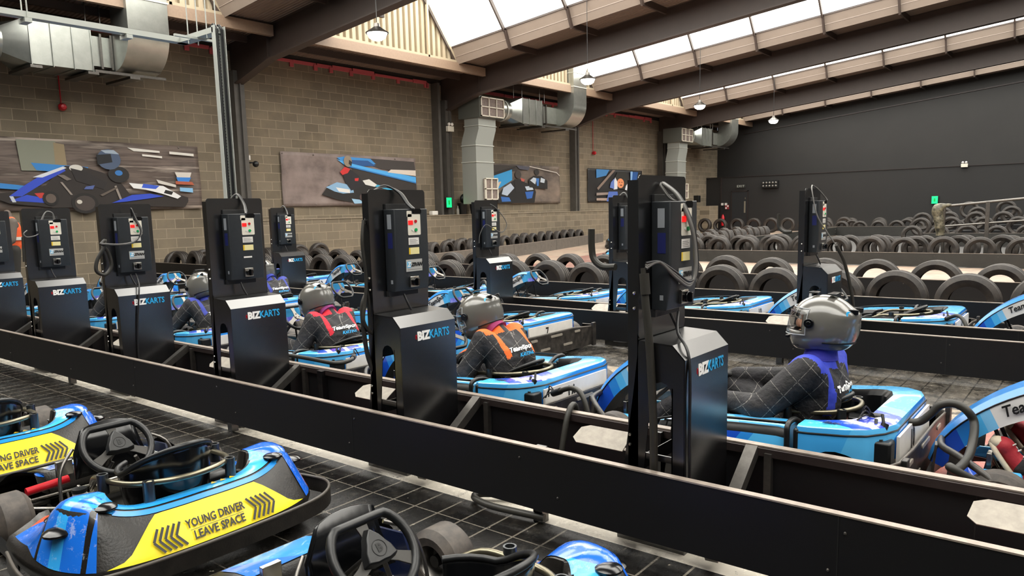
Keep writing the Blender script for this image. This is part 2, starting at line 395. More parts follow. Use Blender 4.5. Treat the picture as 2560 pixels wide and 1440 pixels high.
# ceiling sheets (corrugated) and daylight monitors
n = NT('corrugated_sheet', .5)
wv = n.math('SINE', n.math('MULTIPLY', n.x, 2*pi/.09)); n.color(n.mix(n.math('MULTIPLY', n.noise(1.5, 5, .7), .5), '#8b7a6e', '#6f6158')); n.bump(wv, .8, .02)
CORR = n.m
n = NT('roof_panel', .5); n.color(n.mix(n.math('MULTIPLY', n.noise(2, 5, .7), .6), '#8f8176', '#74685e')); UP = n.m
GLASS = mat('daylight_sheet', '#fffdf6', .5, emit=SKY)
CRM = mat('cream_sheet', '#a89a82', .6)
wn = 1
for i, X in enumerate(RX):
    xe = X+7.45 if i < 5 else 39.9
    s = (xe-X)/7.45
    cm = M()
    for (a, b_) in ((0, 1.48), (6.15, 7.45)):
        y0, y1 = 15.4, -12
        cm.add([(X+a*s, y0, zr(y0)+.16), (X+b_*s, y0, zr(y0)+.16), (X+b_*s, y1, zr(y1)+.16), (X+a*s, y1, zr(y1)+.16)], [(0, 1, 2, 3)])
    cm.add([(X, YW+.1, zr(YW)+.18), (xe, YW+.1, zr(YW)+.18), (xe, 15.4, zr(15.4)+.16), (X, 15.4, zr(15.4)+.16)], [(0, 1, 2, 3)])
    struct('ceiling', cm, CORR, smooth=0, solid=.01)
    um = M(); y0, y1 = 15.4, -12
    um.add([(X+6.15*s, y0, zr(y0)+.05), (X+5.95*s, y0, zr(y0)+.50), (X+5.95*s, y1, zr(y1)+.50), (X+6.15*s, y1, zr(y1)+.05)], [(0, 1, 2, 3)])
    um.beam((X+6.07*s, y0, zr(y0)+.26), (X+6.07*s, y1, zr(y1)+.26), .03, .04)
    struct('ceiling', um, UP, smooth=0, solid=.01)
    wd = M(); wd.add([(X+5.95*s, y0, zr(y0)+.54), (X+4.69*s, y0, zr(y0)+2.02), (X+4.69*s, y1, zr(y1)+2.02), (X+5.95*s, y1, zr(y1)+.54)], [(0, 1, 2, 3)])
    win = struct('window_%d' % wn, wd, GLASS, smooth=0, solid=.01); wn += 1
    gm = M(); gm.beam((X+5.95*s, y0, zr(y0)+.50), (X+5.95*s, y1, zr(y1)+.50), .05, .04)
    for k in range(14):
        y = 15.4-2.05*k-(.02 if k == 0 else 0); z = zr(y)
        gm.beam((X+4.69*s-.05, y, z+1.98), (X+5.93*s-.05, y, z+.44), .05, .10)
        gm.beam((X+5.90*s, y, z+.5), (X+6.13*s, y, z-.0), .05, .12)
    obj('window_frame', gm, BM, win, smooth=0)
    # far slope of the monitor, a glowing sheet added for light from above
    wd = M(); wd.add([(X+1.48*s, y0, zr(y0)+.18), (X+4.69*s, y0, zr(y0)+2.02), (X+4.69*s, y1, zr(y1)+2.02), (X+1.48*s, y1, zr(y1)+.18)], [(0, 1, 2, 3)])
    struct('window_%d' % wn, wd, GLASS, smooth=0, solid=.01); wn += 1
    # purlins
    pm = M()
    for k in range(14):
        y = 15.4-2.05*k; z = zr(y)
        for (a, b_) in ((.12, 1.5*s), (6.12*s, (xe-X)-.12)):
            pm.box(X+a, X+b_, y-.03, y+.03, z, z+.16)
    pm.box(X+.1, xe-.1, 16.35, 16.41, zr(16.4)-.02, zr(16.4)+.14)
    struct('trim_%d' % tn, pm, BM, smooth=0); tn += 1
    # gable end of the monitor, cream corrugated
    gmm = M(); P_ = []
    nx = 44; a0, a1 = X+1.48*s, X+6.1*s
    def gz(u): return zr(15.4)+(.18+(u-1.48)*.573 if u < 4.69 else 2.02-(u-4.69)*1.17)
    for k in range(nx):
        u0 = 1.5+(4.56/nx)*k; u1 = u0+4.56/nx
        dy = .09 if k % 2 else 0
        x0_, x1_ = X+u0*s, X+u1*s; zb = zr(15.4)+.12
        gmm.add([(x0_, 15.44+dy, zb), (x1_, 15.44+dy, zb), (x1_, 15.44+dy, max(zb, gz(u1))), (x0_, 15.44+dy, max(zb, gz(u0)))], [(0, 1, 2, 3)])
        gmm.add([(x1_, 15.44, zb), (x1_, 15.53, zb), (x1_, 15.53, max(zb, gz(u1))), (x1_, 15.44, max(zb, gz(u1)))], [(0, 1, 2, 3)])
    struct('ceiling', gmm, CRM, smooth=0)
    gf = M(); gf.box(X+1.4*s, X+6.2*s, 15.34, 15.4, zr(15.4)+.10, zr(15.4)+.17); gf.beam((X+1.5*s, 15.37, zr(15.4)+.2), (X+4.69*s, 15.37, zr(15.4)+2.02), .05, .05); gf.beam((X+6.1*s, 15.37, zr(15.4)+.2), (X+4.69*s, 15.37, zr(15.4)+2.02), .05, .07)
    gf.box(X+4.95*s, X+5.01*s, 15.34, 15.4, zr(15.4)+.1, zr(15.4)+1.65)
    struct('trim_%d' % tn, gf, CRM, smooth=0); tn += 1
    bmn = M(); bmn.box(X+.1, xe-.1, 15.3, 15.42, zr(15.4)-.14, zr(15.4)+.10)
    struct('trim_%d' % tn, bmn, mat('light_brown_beam', '#8a7563', .5, noise=.2), smooth=0); tn += 1
# door in the back wall
dm = M().box(XB-.03, XB+.02, 15.0, 15.82, 0, 2.05); d1 = struct('door_1', dm, mat('door_dark', '#1d1f22', .5), smooth=0)
obj('door_frame', M().box(XB-.05, XB, 14.95, 15.0, 0, 2.1).box(XB-.05, XB, 15.82, 15.87, 0, 2.1).box(XB-.05, XB, 14.95, 15.87, 2.05, 2.1), K['brownsteel'], d1, smooth=0)
obj('vision_panel', M().box(XB-.035, XB-.03, 15.09, 15.17, .95, 1.55), mat('vision_glass', '#7a7466', .2), d1, smooth=0)
obj('door_handle', M().box(XB-.06, XB-.03, 15.08, 15.12, 1.65, 1.75), K['zinc'], d1, smooth=0)

# ---------------- wall and roof fittings ----------------
def lamp(x, y, lab, up=.1):
    zc = zr(y)+up
    t = empty('high_bay_lamp', (x, y, 4.6)); tag(t, lab, 'ceiling light', 'round high bay lamps hanging from the roof')
    obj('lamp_housing', M().lathe([(0.001, .18), (.05, .18), (.06, .12), (.16, .05), (.21, .02), (.205, .0), (.15, .0)], 24), K['steel'], t)
    obj('lamp_lens', M().lathe([(.001, -.12), (.09, -.11), (.15, -.07), (.185, .01)], 24), mat('lamp_glow', '#fff6ea', .3, emit=LAMP), t)
    obj('hanging_wire', M().cyl((0, 0, .2), (0, 0, zc-4.6), .008, 6), K['black'], t)
lamp(9.67, 10.73, 'lit round lamp hanging in front of the cream ribbed gable, nearest the camera')
lamp(16.69, 10.72, 'lit round lamp hanging beside the tall bend of the middle duct', .5)
lamp(23.65, 10.87, 'lit round lamp below the third roof light, between two rafters', 1.12)
lamp(30.07, 10.73, 'lit round lamp farthest away, in front of the charcoal back wall', 1.8)

def duct(dx, extra, lab):
    t = empty('ventilation_duct', (5.7+dx, 16.2, 4.2)); tag(t, lab, 'duct', 'galvanised ventilation units on the block wall')
    ox, oy, oz = 5.7+dx, 16.2, 4.2
    def A(name, m, mt=K['galv'], **k): return obj(name, m, mt, t, T=Matrix.Translation((-ox, -oy, -oz)), **k)
    x = 5.75+dx
    m = M().box(x, x+1.1, 15.8, 16.75, 4.25, 5.08)
    for q in (0, .37, .74, 1.08): m.box(x+q, x+q+.02, 15.775, 16.77, 4.23, 5.10)
    fan = A('fan_box', m, bev=.004)
    e = 7.3+extra+dx
    A('connector', M().box(x+1.1, e, 15.95, 16.6, 4.38, 4.95))
    A('flange', M().box(x+1.3, x+1.34, 15.9, 16.65, 4.33, 5.0).box(x+1.5, x+1.54, 15.9, 16.65, 4.33, 5.0), K['steel'])
    # bend
    w0, w1 = e, e+.82
    prof = [(15.9, 7.2), (15.9, 5.0), (16.7, 5.0), (16.7, 4.3)] + [(15.95-.75*sin(R(a)), 5.05-.75*cos(R(a))) for a in range(0, 91, 9)] + [(15.2, 7.2)]
    A('duct_bend', M().prism(prof, w0, w1, 'x'), smooth=40)
    A('joint_band', M().box(w0-.02, w1+.02, 15.18, 15.92, 5.62, 5.65).box(w0-.02, w1+.02, 15.18, 15.92, 6.1, 6.12), K['galvp'])
    # pyramid to round pipe, then filter box
    c = V((x-.38, 16.25, 4.66)); n_ = 16; ring0 = []; ring1 = []
    for k in range(n_):
        a = 2*pi*k/n_+pi/4; q = max(abs(cos(a)), abs(sin(a)))
        ring0.append((x, 16.275+.475*cos(a)/q, 4.665+.415*sin(a)/q)); ring1.append((c.x, c.y+.33*cos(a), c.z+.33*sin(a)))
    A('transition_cone', M().grid([ring0, ring1], cu=True, caps=True))
    A('round_pipe', M().tube([c, c-V((.55, 0, 0))], .33, 20), smooth=50)
    A('pipe_collar', M().tube([c-V((.2, 0, 0)), c-V((.25, 0, 0))], .36, 20), K['galvp'])
    fb = A('filter_box', M().box(x-2.15, x-.93, 15.85, 16.75, 4.3, 4.95), mat('duct_shade', '#6f726c', .4, metal=.6))
    gr = M()
    for q in range(4): gr.box(x-2.1+q*.37, x-2.07+q*.37, 15.80, 15.85, 4.33, 4.93)
    for z in (4.33, 4.615, 4.90): gr.box(x-2.1, x-.96, 15.80, 15.85, z, z+.03)
    A('grille', gr, K['cream'])
    A('filter', M().box(x-2.1, x-.97, 15.83, 15.848, 4.35, 4.92), mat('filter_mesh', '#6a605c', .8, noise=.6, nscale=12, c2='#948378'))
    # down duct with offset
    px = x-2.0
    rings = []
    for (z, dxx) in ((4.35, 0), (3.95, 0), (3.55, -.16), (2.3, -.16), (1.6, -.16)):
        rings.append([(px-.1+dxx, 15.95, z), (px+.75+dxx, 15.95, z), (px+.75+dxx, 16.55, z), (px-.1+dxx, 16.55, z)])
    A('down_duct', M().grid(rings, cu=True, caps=True), mat('duct_pale', '#9a9d97', .45, metal=.4))
    A('joint_band', M().box(px-.28, px+.62, 15.93, 16.57, 2.9, 2.93).box(px-.12, px+.78, 15.93, 16.57, 4.05, 4.07).box(px-.28, px+.62, 15.93, 16.57, 3.42, 3.45), K['galvp'])
    gr = M()
    for q in (0, .3, .6): gr.box(px+.05+q, px+.08+q, 15.84, 15.9, 1.72, 2.4)
    for z in (1.72, 2.05, 2.38): gr.box(px+.05, px+.68, 15.84, 15.9, z, z+.03)
    A('grille', gr, K['cream'])
    A('filter', M().box(px+.06, px+.67, 15.88, 15.96, 1.73, 2.39), MATS['filter_mesh'])
    hm = M()
    for q in (x+.05, x+1.05, x+1.32, x-.4): hm.cyl((q, 15.85, 5.05), (q, 15.85, 5.75), .012, 6)
    for q in (x+.05, x+1.05, e+.3): hm.box(q-.1, q+.1, 15.7, 16.8, 4.17, 4.22)
    hm.box(x+1.1, e+.95, 15.72, 15.77, 4.22, 4.27)
    A('hanger', hm, K['steel'])
duct(0, 0, 'big bright galvanised duct with a swept bend, top left corner')
duct(14.8, .65, 'galvanised duct with white grilles between the second and third portal frames')
duct(28.9, .6, 'small distant galvanised duct in the corner by the charcoal wall')

# cable tray dropping to the charging stations
t = empty('cable_tray', (2.88, 4.76, 1.5)); tag(t, 'perforated galvanised cable tray dropping to a charging station', 'cable tray')
def cable_tray():
    A = lambda name, m, mt, **k: obj(name, m, mt, t, T=Matrix.Translation((-2.88, -4.76, -1.5)), **k)
    m = M(); X0, X1 = 2.86, 2.93
    m.box(X0, X1, 4.79, 4.795, 1.3, 2.62).box(X0-.004, X0, 4.755, 4.795, 1.3, 2.62).box(X1, X1+.004, 4.755, 4.795, 1.3, 2.62)
    m.box(X0, X1, 4.78, 5.27, 2.575, 2.58).box(X0-.004, X0, 4.78, 5.25, 2.575, 2.61).box(X1, X1+.004, 4.78, 5.25, 2.575, 2.61)
    m.box(-1.6, X1, 5.21, 5.27, 2.575, 2.58).box(-1.6, X1, 5.205, 5.21, 2.575, 2.61).box(-1.6, X1, 5.27, 5.275, 2.575, 2.61)
    A('tray', m, K['galvp'])
    m = M()
    for k in range(64): z = 1.32+k*.02; m.box(X0+.02, X0+.028, 4.787, 4.789, z, z+.008).box(X0+.036, X0+.044, 4.787, 4.789, z+.008, z+.016)
    A('perforation', m, K['ink'], smooth=0)
    m = M()
    for q in (2.872, 2.885, 2.912, 2.922):
        m.tube([(q, 4.77, 1.3), (q, 4.77, 2.6), (q, 4.8, 2.635), (q, 4.9, 2.6), (q, 5.22, 2.59)], .005, 6)
    A('cable', m, K['cable'])
    m = M()
    for (x, y) in ((2.86, 4.86), (2.93, 4.86), (2.86, 5.1), (2.93, 5.1), (1.9, 5.2), (1.9, 5.28), (1.7, 5.2), (1.25, 5.2), (1.25, 5.28)):
        m.cyl((x, y, 2.55), (x, y, zr(y)), .004, 6)
    for (x, y) in ((2.5, 5.24), (1.9, 5.24), (1.25, 5.24)): m.box(x-.02, x+.02, y-.05, y+.05, 2.545, 2.57)
    m.box(2.7, 3.0, 4.98, 5.0, 2.56, 2.575)
    A('threaded_rod', m, K['galvp'])
cable_tray()

def bell(x, y, z, lab, top):
    t = empty('fire_bell', (x, y, z)); tag(t, lab, 'fire bell', 'red fire sounders on the block wall')
    Tm = Matrix.Translation((0, -.0, 0)) @ Matrix.Rotation(R(90), 4, 'X')
    obj('bell_dome', M().lathe([(.001, .09), (.05, .08), (.075, .04), (.08, 0)], 20, T=Tm), K['red'], t)
    obj('conduit', M().cyl((0, .05, .05), (0, .05, top-z), .012, 6), K['red'], t)
    obj('back_box', M().box(-.05, .05, -.01, .07, -.05, .05), K['red'], t)
bell(6.76, 17.2, 3.7, 'red fire sounder below the big left duct', 5.4)
bell(27.21, 17.2, 3.65, 'red fire sounder above the thumbs up banner', 5.4)

def emlight(x, y, z, lab, ang=0, s=1):
    t = empty('emergency_light', (x, y, z), ang); tag(t, lab, 'emergency light')
    obj('case', M().box(-.14*s, .14*s, -.05, .05, -.1*s, .07*s), K['cream'], t, bev=.01)
    for q in (-.07, .07):
        obj('spot_lamp', M().ball((q*s, -.03, .13*s), .055*s), K['white'], t)
emlight(18.2, 16.95, 4.02, 'white twin spot emergency light high on the dark column')
emlight(XB-.1, 5.3, 2.84, 'white twin spot emergency light on the charcoal back wall', -pi/2, .9)
t = empty('security_camera', (10.98, 17.1, 2.75)); tag(t, 'small security camera and white box beside the first dark column', 'camera')
obj('junction_box', M().box(-.05, .05, .05, .18, .02, .14), K['white'], t, bev=.006)
obj('camera_dome', M().ball((.12, -.05, -.08), .08), K['black'], t)
obj('bracket', M().box(0, .1, .0, .16, -.06, -.03), K['black'], t)
def greensign(x, y, z, ang, lab, s=1):
    t = empty('exit_sign', (x, y, z), ang); tag(t, lab, 'green lit sign', 'glowing green exit signs')
    obj('case', M().box(-.13*s, .13*s, 0, .06, -.17*s, .17*s), K['black'], t, bev=.01)
    obj('lit_face', M().box(-.115*s, .115*s, -.012, -.002, -.155*s, .155*s), mat('green_glow', '#10d070', .4, emit=1.6), t)
    obj('pictogram', M().box(-.04*s, .03*s, -.016, -.013, -.07*s, .07*s), mat('green_dark', '#06a045', .4, emit=.6), t)
greensign(17.98, 16.9, 1.66, 0, 'glowing green sign at the foot of the dark column')
greensign(XB-.1, 6.38, 1.37, -pi/2, 'glowing green sign on the charcoal back wall', 1.05)
t = empty('exit_sign', (XB-.05, 15.35, 2.32)); tag(t, 'small unlit EXIT sign above the dark door', 'sign')
obj('sign_plate', M().box(-.02, 0, -.25, .25, -.07, .07), mat('dim_plate', '#2c2e2c', .4), t)
text('lettering', 'EXIT', .16, mat('dim_white', '#a8aca4', .5), t, frame((-.022, 0, 0), (0, -1, 0), (0, 0, 1)), bold=.003, space=1.3)
t = empty('floodlight_bar', (38.35, 13.8, 2.36)); tag(t, 'dark bar of ten small floodlights on the charcoal wall', 'floodlight')
obj('bar', M().box(-.02, .12, -.42, .42, -.18, .18), K['black'], t)
for k in range(5):
    for q in (-.08, .08):
        obj('spot', M().ball((-.05, -.32+k*.16, q), .05, seg=10), mat('spot_grey', '#77746e', .4), t)
for (y, z, c, s_, lab) in ((16.35, 1.42, 'white_panel', .1, 'pale switch plate left of the dark door, the left one'), (16.15, 1.42, 'white_panel', .1, 'pale switch plate left of the dark door, the right one')):
    tag(obj('switch_plate', M().box(XB-.06, XB-.02, y-.06, y+.06, z-.06, z+.06), MATS[c]), lab, 'switch')
sg = obj('notice', M().box(XB-.04, XB-.02, 15.98, 16.2, 1.15, 1.38), mat('notice_red', '#8f2f35', .5)); tag(sg, 'small red and white notice beside the dark door', 'sign')
obj('notice_field', M().box(XB-.045, XB-.041, 16.0, 16.08, 1.27, 1.36).box(XB-.045, XB-.041, 16.1, 16.18, 1.17, 1.26), K['white'], sg)
for y, h, lab in ((16.62, .5, 'red fire extinguisher on the floor by the back wall, the left one'), (16.2, .6, 'red fire extinguisher by the back wall, nearer the door')):
    t = empty('fire_extinguisher', (38.2, y, .3)); tag(t, lab, 'fire extinguisher', 'fire extinguishers by the back wall')
    obj('cylinder', M().lathe([(.001, 0), (.08, 0), (.085, .05), (.085, h-.15), (.04, h-.05), (.02, h)], 16), K['red'], t)
    obj('valve', M().box(-.03, .03, -.05, .05, h, h+.06), K['black'], t)
    obj('wall_bracket', M().box(.07, .3, -.02, .02, .2, .26), K['black'], t)
t = empty('wall_panel', (XB-.1, 13, 0))
bpy.data.objects.remove(t)
tag(obj('speaker_box', M().box(36.2, 36.5, 17.08, 17.28, 1.85, 2.2)), 'x', 'x') if False else None
sp = obj('speaker', M().box(36.95, 37.2, 17.0, 17.28, 1.55, 1.9), K['black'], bev=.01); tag(sp, 'small black speaker on the block wall near the back corner', 'speaker')
# things on the block ledge
def ledge_things():
    for x, lab in ((18.75, 'black bucket on the ledge, left of the pair'), (19.35, 'black bucket on the ledge, right of the pair')):
        t = empty('bucket', (x, 17.02, 1.27)); tag(t, lab, 'bucket', 'black buckets on the ledge')
        obj('bucket_body', M().lathe([(.001, 0), (.12, 0), (.17, .36), (.16, .36), (.11, .02)], 18), K['black'], t)
        obj('bucket_rim', M().tube([(.17*cos(a*pi/8), .17*sin(a*pi/8), .36) for a in range(16)], .012, 6, closed=True), K['black'], t)
    o = obj('charger_pack', M().box(17.3, 17.55, 16.98, 17.15, 1.27, 1.4), K['white'], bev=.02); tag(o, 'small white box on the ledge below the green sign', 'box')
    t = empty('rubbish_sack', (19.0, 17.1, 1.62)); bpy.data.objects.remove(t)
    m = M().ball((18.98, 17.12, 1.78), .2, 1, .6, .9); o = obj('helmet_bag', m, K['black']); tag(o, 'black bag hanging behind the two buckets', 'bag')
    o.modifiers.new('d', 'SMOOTH')
    o = obj('spray_bottle', M().lathe([(.001, 0), (.05, 0), (.05, .16), (.02, .22), (.02, .28)], 12, T=Matrix.Translation((18.5, 17.0, 1.27))), mat('clear_grey', '#8f8b82', .2)); tag(o, 'small grey bottle on the ledge left of the buckets', 'bottle')
ledge_things()
# ---------------- pit barriers ----------------
def barrier(name, x, y0, y1, z0, z1, lab, cat='barrier', posts=2.44, capm=None, group=None, off=0, pt=.025, bolts=True, dirn=1, capw=.05, plankm=None):
    """plank barrier along y at x; dirn = side of the posts"""
    t = empty(name, (x, y0, 0)); tag(t, lab, cat, group); L = y1-y0
    y = 0; 
    m = M(); m.box(-pt/2, pt/2, 0, L, z0, z1-.004)
    obj('plank', m, plankm or K['plank'], t, smooth=0)
    obj('top_rail', M().box(-pt/2-.002, -pt/2-.002+capw, 0, L, z1-.006, z1), capm or K['edge'], t, smooth=0)
    q = off
    pm = M(); bm_ = M()
    while q < L:
        pm.box(pt/2*dirn, (pt/2+.045)*dirn, q, q+.05, 0, z1-.01) if dirn > 0 else pm.box(-(pt/2+.045), -pt/2, q, q+.05, 0, z1-.01)
        if bolts:
            for dz, dy in ((.06, .1), (.2, -.1), (.06, 1.2), (.2, 1.25)):
                if 0 < q+dy < L: bm_.ball((-pt/2, q+dy, z1-dz), .006, seg=6)
        q += posts
    obj('post', pm, K['powder'], t, smooth=0)
    sm = M(); q = off+posts/2
    while q < L: sm.box(-pt/2-.001, -pt/2, q, q+.004, z0, z1-.006); q += posts
    obj('joint', sm, K['ink'], t, smooth=0)
    if bolts: obj('bolt', bm_, K['steel'], t)
    return t
barrier('pit_barrier', 2.487, -1.2, 14.5, .068, .347, 'long black plank barrier in front of the near row of charging stations', off=.62, capw=.032)
b2 = barrier('pit_barrier', 3.03, -1.2, 14.5, .10, .352, 'black barrier with square steel top rail between the stations and the near kart lane', off=.3, bolts=False, dirn=-1, capw=.04, capm=K['edge'])
obj('square_rail', M().box(-.03, .0, 0, 15.7, .312, .345), K['brownsteel'], b2, smooth=0)
b3 = barrier('pit_barrier', 6.31, -1.2, 14.5, .06, .347, 'black plank barrier on the far side of the two kart lanes', off=.9, capw=.035)
b4 = barrier('pit_barrier', 6.83, -1.2, 14.5, .10, .352, 'black barrier in front of the farthest kart lane, behind the far stations', off=.5, bolts=False, dirn=-1)
for k, y in enumerate((-.35, 1.13, 2.66, 4.27, 5.73, 7.25, 8.8)):
    m = M(); m.beam((2.52, y-.03, .05), (3.005, y, .335), .045, .05, up=(0, 1, 0))
    m.beam((3.0, y-.07, .03), (3.0, y-.07, .33), .03, .03)
    o = obj('diagonal_brace', m, K['steel'] if k else K['steel'], smooth=0)
    labs = ['at the right edge', 'right of the nearest station', 'right of the second station', 'left of the second station', 'left of the third station', 'left of the fourth station', 'at the far left station']
    tag(o, 'slanting steel brace between two barriers, ' + labs[k], 'brace', 'steel braces between the near barriers')
m = M(); m.box(2.70, 2.76, -1.2, 14, .0, .05).box(2.78, 2.80, -1.2, 14, .0, .03)
tag(obj('cable_channel', m, K['steel'], smooth=0), 'long steel channel on the floor between the near barriers', 'channel')

# ---------------- charging stations ----------------
def hosepts(*p): return spline(p, 7)
WH = .202
def station(loc, lab, group, variant=0, label_sticker=True, zivan=True):
    t = empty('charging_station', loc); tag(t, lab, 'charging station', group)
    f = K['powder']
    # cover: front, chamfer, top
    m = M(); prof = [(0, .04), (0, .775), (.052, .828), (.195, .835), (.195, .83), (.053, .823), (.004, .773), (.004, .04)]
    m.prism(prof, -WH, WH, 'x'); obj('cover', m, f, t, smooth=20)
    for s in (-1, 1):
        x0, x1 = (s*WH, s*(WH-.003)) if s < 0 else (WH-.003, WH)
        m = M()
        m.prism([(0.002, .04), (.055, .04), (.055, .62), (.06, .65), (.075, .672), (.1, .68), (.125, .672), (.14, .65), (.143, .62), (.205, .04), (.30, .04), (.30, .09), (.222, .62), (.197, .83), (.052, .825), (.002, .774)], min(x0, x1), max(x0, x1), 'x')
        m.prism([(.05, .04), (.055, .04), (.055, .66), (.05, .66)], min(x0, x1)-(.02 if s > 0 else 0), max(x0, x1)+(.02 if s < 0 else 0), 'x')
        obj('side_plate', m, f, t, smooth=0)
    m = M()
    for z in (.36, .22): m.box(-WH+.004, -WH+.012, .05, .21, z, z+.025); m.box(-WH+.012, -WH+.03, .05, .21, z, z+.003)
    m.box(-WH+.004, WH-.004, .2, .203, .3, .36)
    obj('cross_bracket', m, K['powder'], t, smooth=0)
    # back panel with side flange
    poly = rrect(-WH, WH, .84, 1.474, .018)
    m = M(); m.prism(poly, .197, .200, 'y'); m.box(-WH, -WH+.003, .2, .245, .10, 1.455); m.box(WH-.003, WH, .2, .245, .10, 1.455); m.box(-WH, WH, .2, .203, .6, .86)
    obj('back_panel', m, K['powder'], t, smooth=30)
    bm_ = M()
    for z in (.45, .41, 1.02, .96):
        for y in (.215,) if z > .9 else (.235,): bm_.ball((-WH-.002, y, z), .007, seg=8)
    obj('bolt', bm_, K['chrome'], t)
    # base foot and clip at the barrier
    m = M(); m.box(-.2, .2, 0, .3, 0, .04); obj('base_foot', m, K['powder'], t, smooth=0)
    # charger
    cx = .014
    c = empty('charger', (0, 0, 0)); c.parent = t
    m = M(); wch = .122
    r0 = rrect(cx-wch, cx+wch, 0.110, .197, .012, 2)
    top = [(x, y, 1.372) for x, y in r0]; mid = [(x, y, 1.05) for x, y in r0]
    low = [(cx+(x-cx)*1.0, .128 if y < .13 else y, .945) for x, y in r0]
    m.grid([low, mid, top], cu=True, caps=True); obj('charger_case', m, mat('charger_black', '#25282b', .42, noise=.2, nscale=30), t, smooth=25, bev=.003)
    m = M(); m.box(cx-.11, cx+.07, .185, .197, 1.372, 1.40); m.box(cx-.12, cx+.09, .175, .197, .915, .945); obj('mounting_bracket', m, mat('bracket_grey', '#3b3b3c', .4, metal=.5), t, smooth=0, bev=.001)
    bpy.data.objects.remove(c)
    yf = .1085; cx0 = cx; cx -= .03
    m = M(); m.prism(rrect(.0+cx, .092+cx, 1.235, 1.345, .006, 2), yf, yf+.0015, 'y'); m.prism(rrect(-.005+cx, .03+cx, 1.33, 1.362, .005, 2), yf, yf+.0015, 'y')
    cp = obj('control_panel', m, K['cream'], t, smooth=0)
    obj('handle_recess', M().prism(rrect(.04+cx, .1+cx, 1.345, 1.372, .01, 3), yf-.001, yf+.003, 'y'), K['blackgloss'], t, smooth=0)
    obj('led_display', M().box(cx+.003, cx+.035, yf-.003, yf, 1.29, 1.312), K['redled'], t, smooth=0)
    obj('red_button', M().cyl((cx+.055, yf-.006, 1.307), (cx+.055, yf, 1.307), .008, 12), K['red'], t)
    obj('green_button', M().cyl((cx+.055, yf-.006, 1.262), (cx+.055, yf, 1.262), .009, 12), K['green'], t)
    obj('white_button', M().cyl((cx+.032, yf-.004, 1.262), (cx+.032, yf, 1.262), .006, 10), K['white'], t)
    if label_sticker:
        obj('rating_label', M().box(cx+.0, cx+.075, yf-.001, yf, 1.185, 1.222), K['white'], t, smooth=0)
        m = M()
        for q in range(4): m.box(cx+.008, cx+.066-.01*(q % 2), yf-.0015, yf-.001, 1.19+q*.007, 1.192+q*.007)
        obj('fine_print', m, mat('print_grey', '#6f6c68', .6), t, smooth=0)
        obj('warning_label', M().box(cx+.0, cx+.075, yf-.001, yf, 1.135, 1.17), mat('warning_cream', '#e0d49a', .45), t, smooth=0)
        obj('warning_print', M().box(cx+.0, cx+.01, yf-.0015, yf-.001, 1.135, 1.17), mat('warning_yellow', '#d9b524', .45), t, smooth=0)
    T = lambda x, z, y=yf-.0022: frame((x, y, z), (1, 0, 0), (0, 0, 1))
    if zivan:
        zp = obj('maker_plate', M().box(cx-.025, cx+.092, yf-.0015, yf, 1.045, 1.108), mat('plate_silver', '#b9b8b4', .35, metal=.3), t, smooth=0)
        obj('blue_square', M().box(cx-.02, cx+.008, yf-.002, yf-.0014, 1.064, 1.098), mat('pale_blue', '#6fb3d9', .4), zp, smooth=0)
        text('lettering', 'Z', .032, K['logoW'], zp, T(cx-.006, 1.081, yf-.0024), bold=.001, shear=.2)
        text('lettering', 'ZIVAN', .026, K['ink'], zp, T(cx+.05, 1.08), bold=.0016, shear=.35)
        obj('underline', M().box(cx-.015, cx+.085, yf-.002, yf-.0015, 1.054, 1.056), MATS['print_grey'], zp, smooth=0)
    else:
        obj('small_label', M().box(cx+.0, cx+.06, yf-.001, yf, 1.085, 1.096), K['white'], t, smooth=0)
    sp = obj('switch_plate', M().box(cx+.0, cx+.062, yf-.004, yf+.012, .962, 1.018), K['chrome'], t, bev=.002)
    kn = M().cyl((cx+.031, yf-.02, .99), (cx+.031, yf-.002, .99), .022, 20); kn.box(cx+.024, cx+.038, yf-.036, yf-.018, .97, 1.01)
    obj('rotary_switch', kn, K['blackgloss'], sp, bev=.002)
    obj('side_label', M().box(cx0-wch-.001, cx0-wch, .135, .165, 1.27, 1.345), mat('label_grey', '#8e9296', .5), t, smooth=0)
    obj('side_sticker', M().box(cx0-wch-.001, cx0-wch, .13, .165, 1.17, 1.25), mat('label_navy', '#20265c', .4), t, smooth=0)
    obj('qc_label', M().box(cx0-wch-.001, cx0-wch, .14, .155, .985, 1.005), MATS['label_grey'], t, smooth=0)
    # logo
    lg = empty('logo', (0, 0, 0)); bpy.data.objects.remove(lg)
    zl = .715
    a = text('lettering', 'BIZ', .062, K['logoW'], t, frame((-.042, -.0012, zl), (1, 0, 0), (0, 0, 1)), bold=.0032, sx=.98)
    a = text('lettering', 'KARTS', .062, K['logoB'], t, frame((.076, -.0012, zl), (1, 0, 0), (0, 0, 1)), bold=.0012, sx=.82)
    obj('logo_mark', M().box(-.1, -.088, -.001, 0, zl-.007, zl+.007).box(-.097, -.091, -.001, 0, zl-.012, zl+.012), K['logoR'], t, smooth=0)
    # wires: supply wire below the charger, loom above
    obj('supply_cable', M().tube(hosepts((cx-.01, .15, .925), (cx-.005, .13, .88), (cx+.01, .12, .84)), .006, 8), K['cable'], t)
    L = M(); G = M(); H = M()
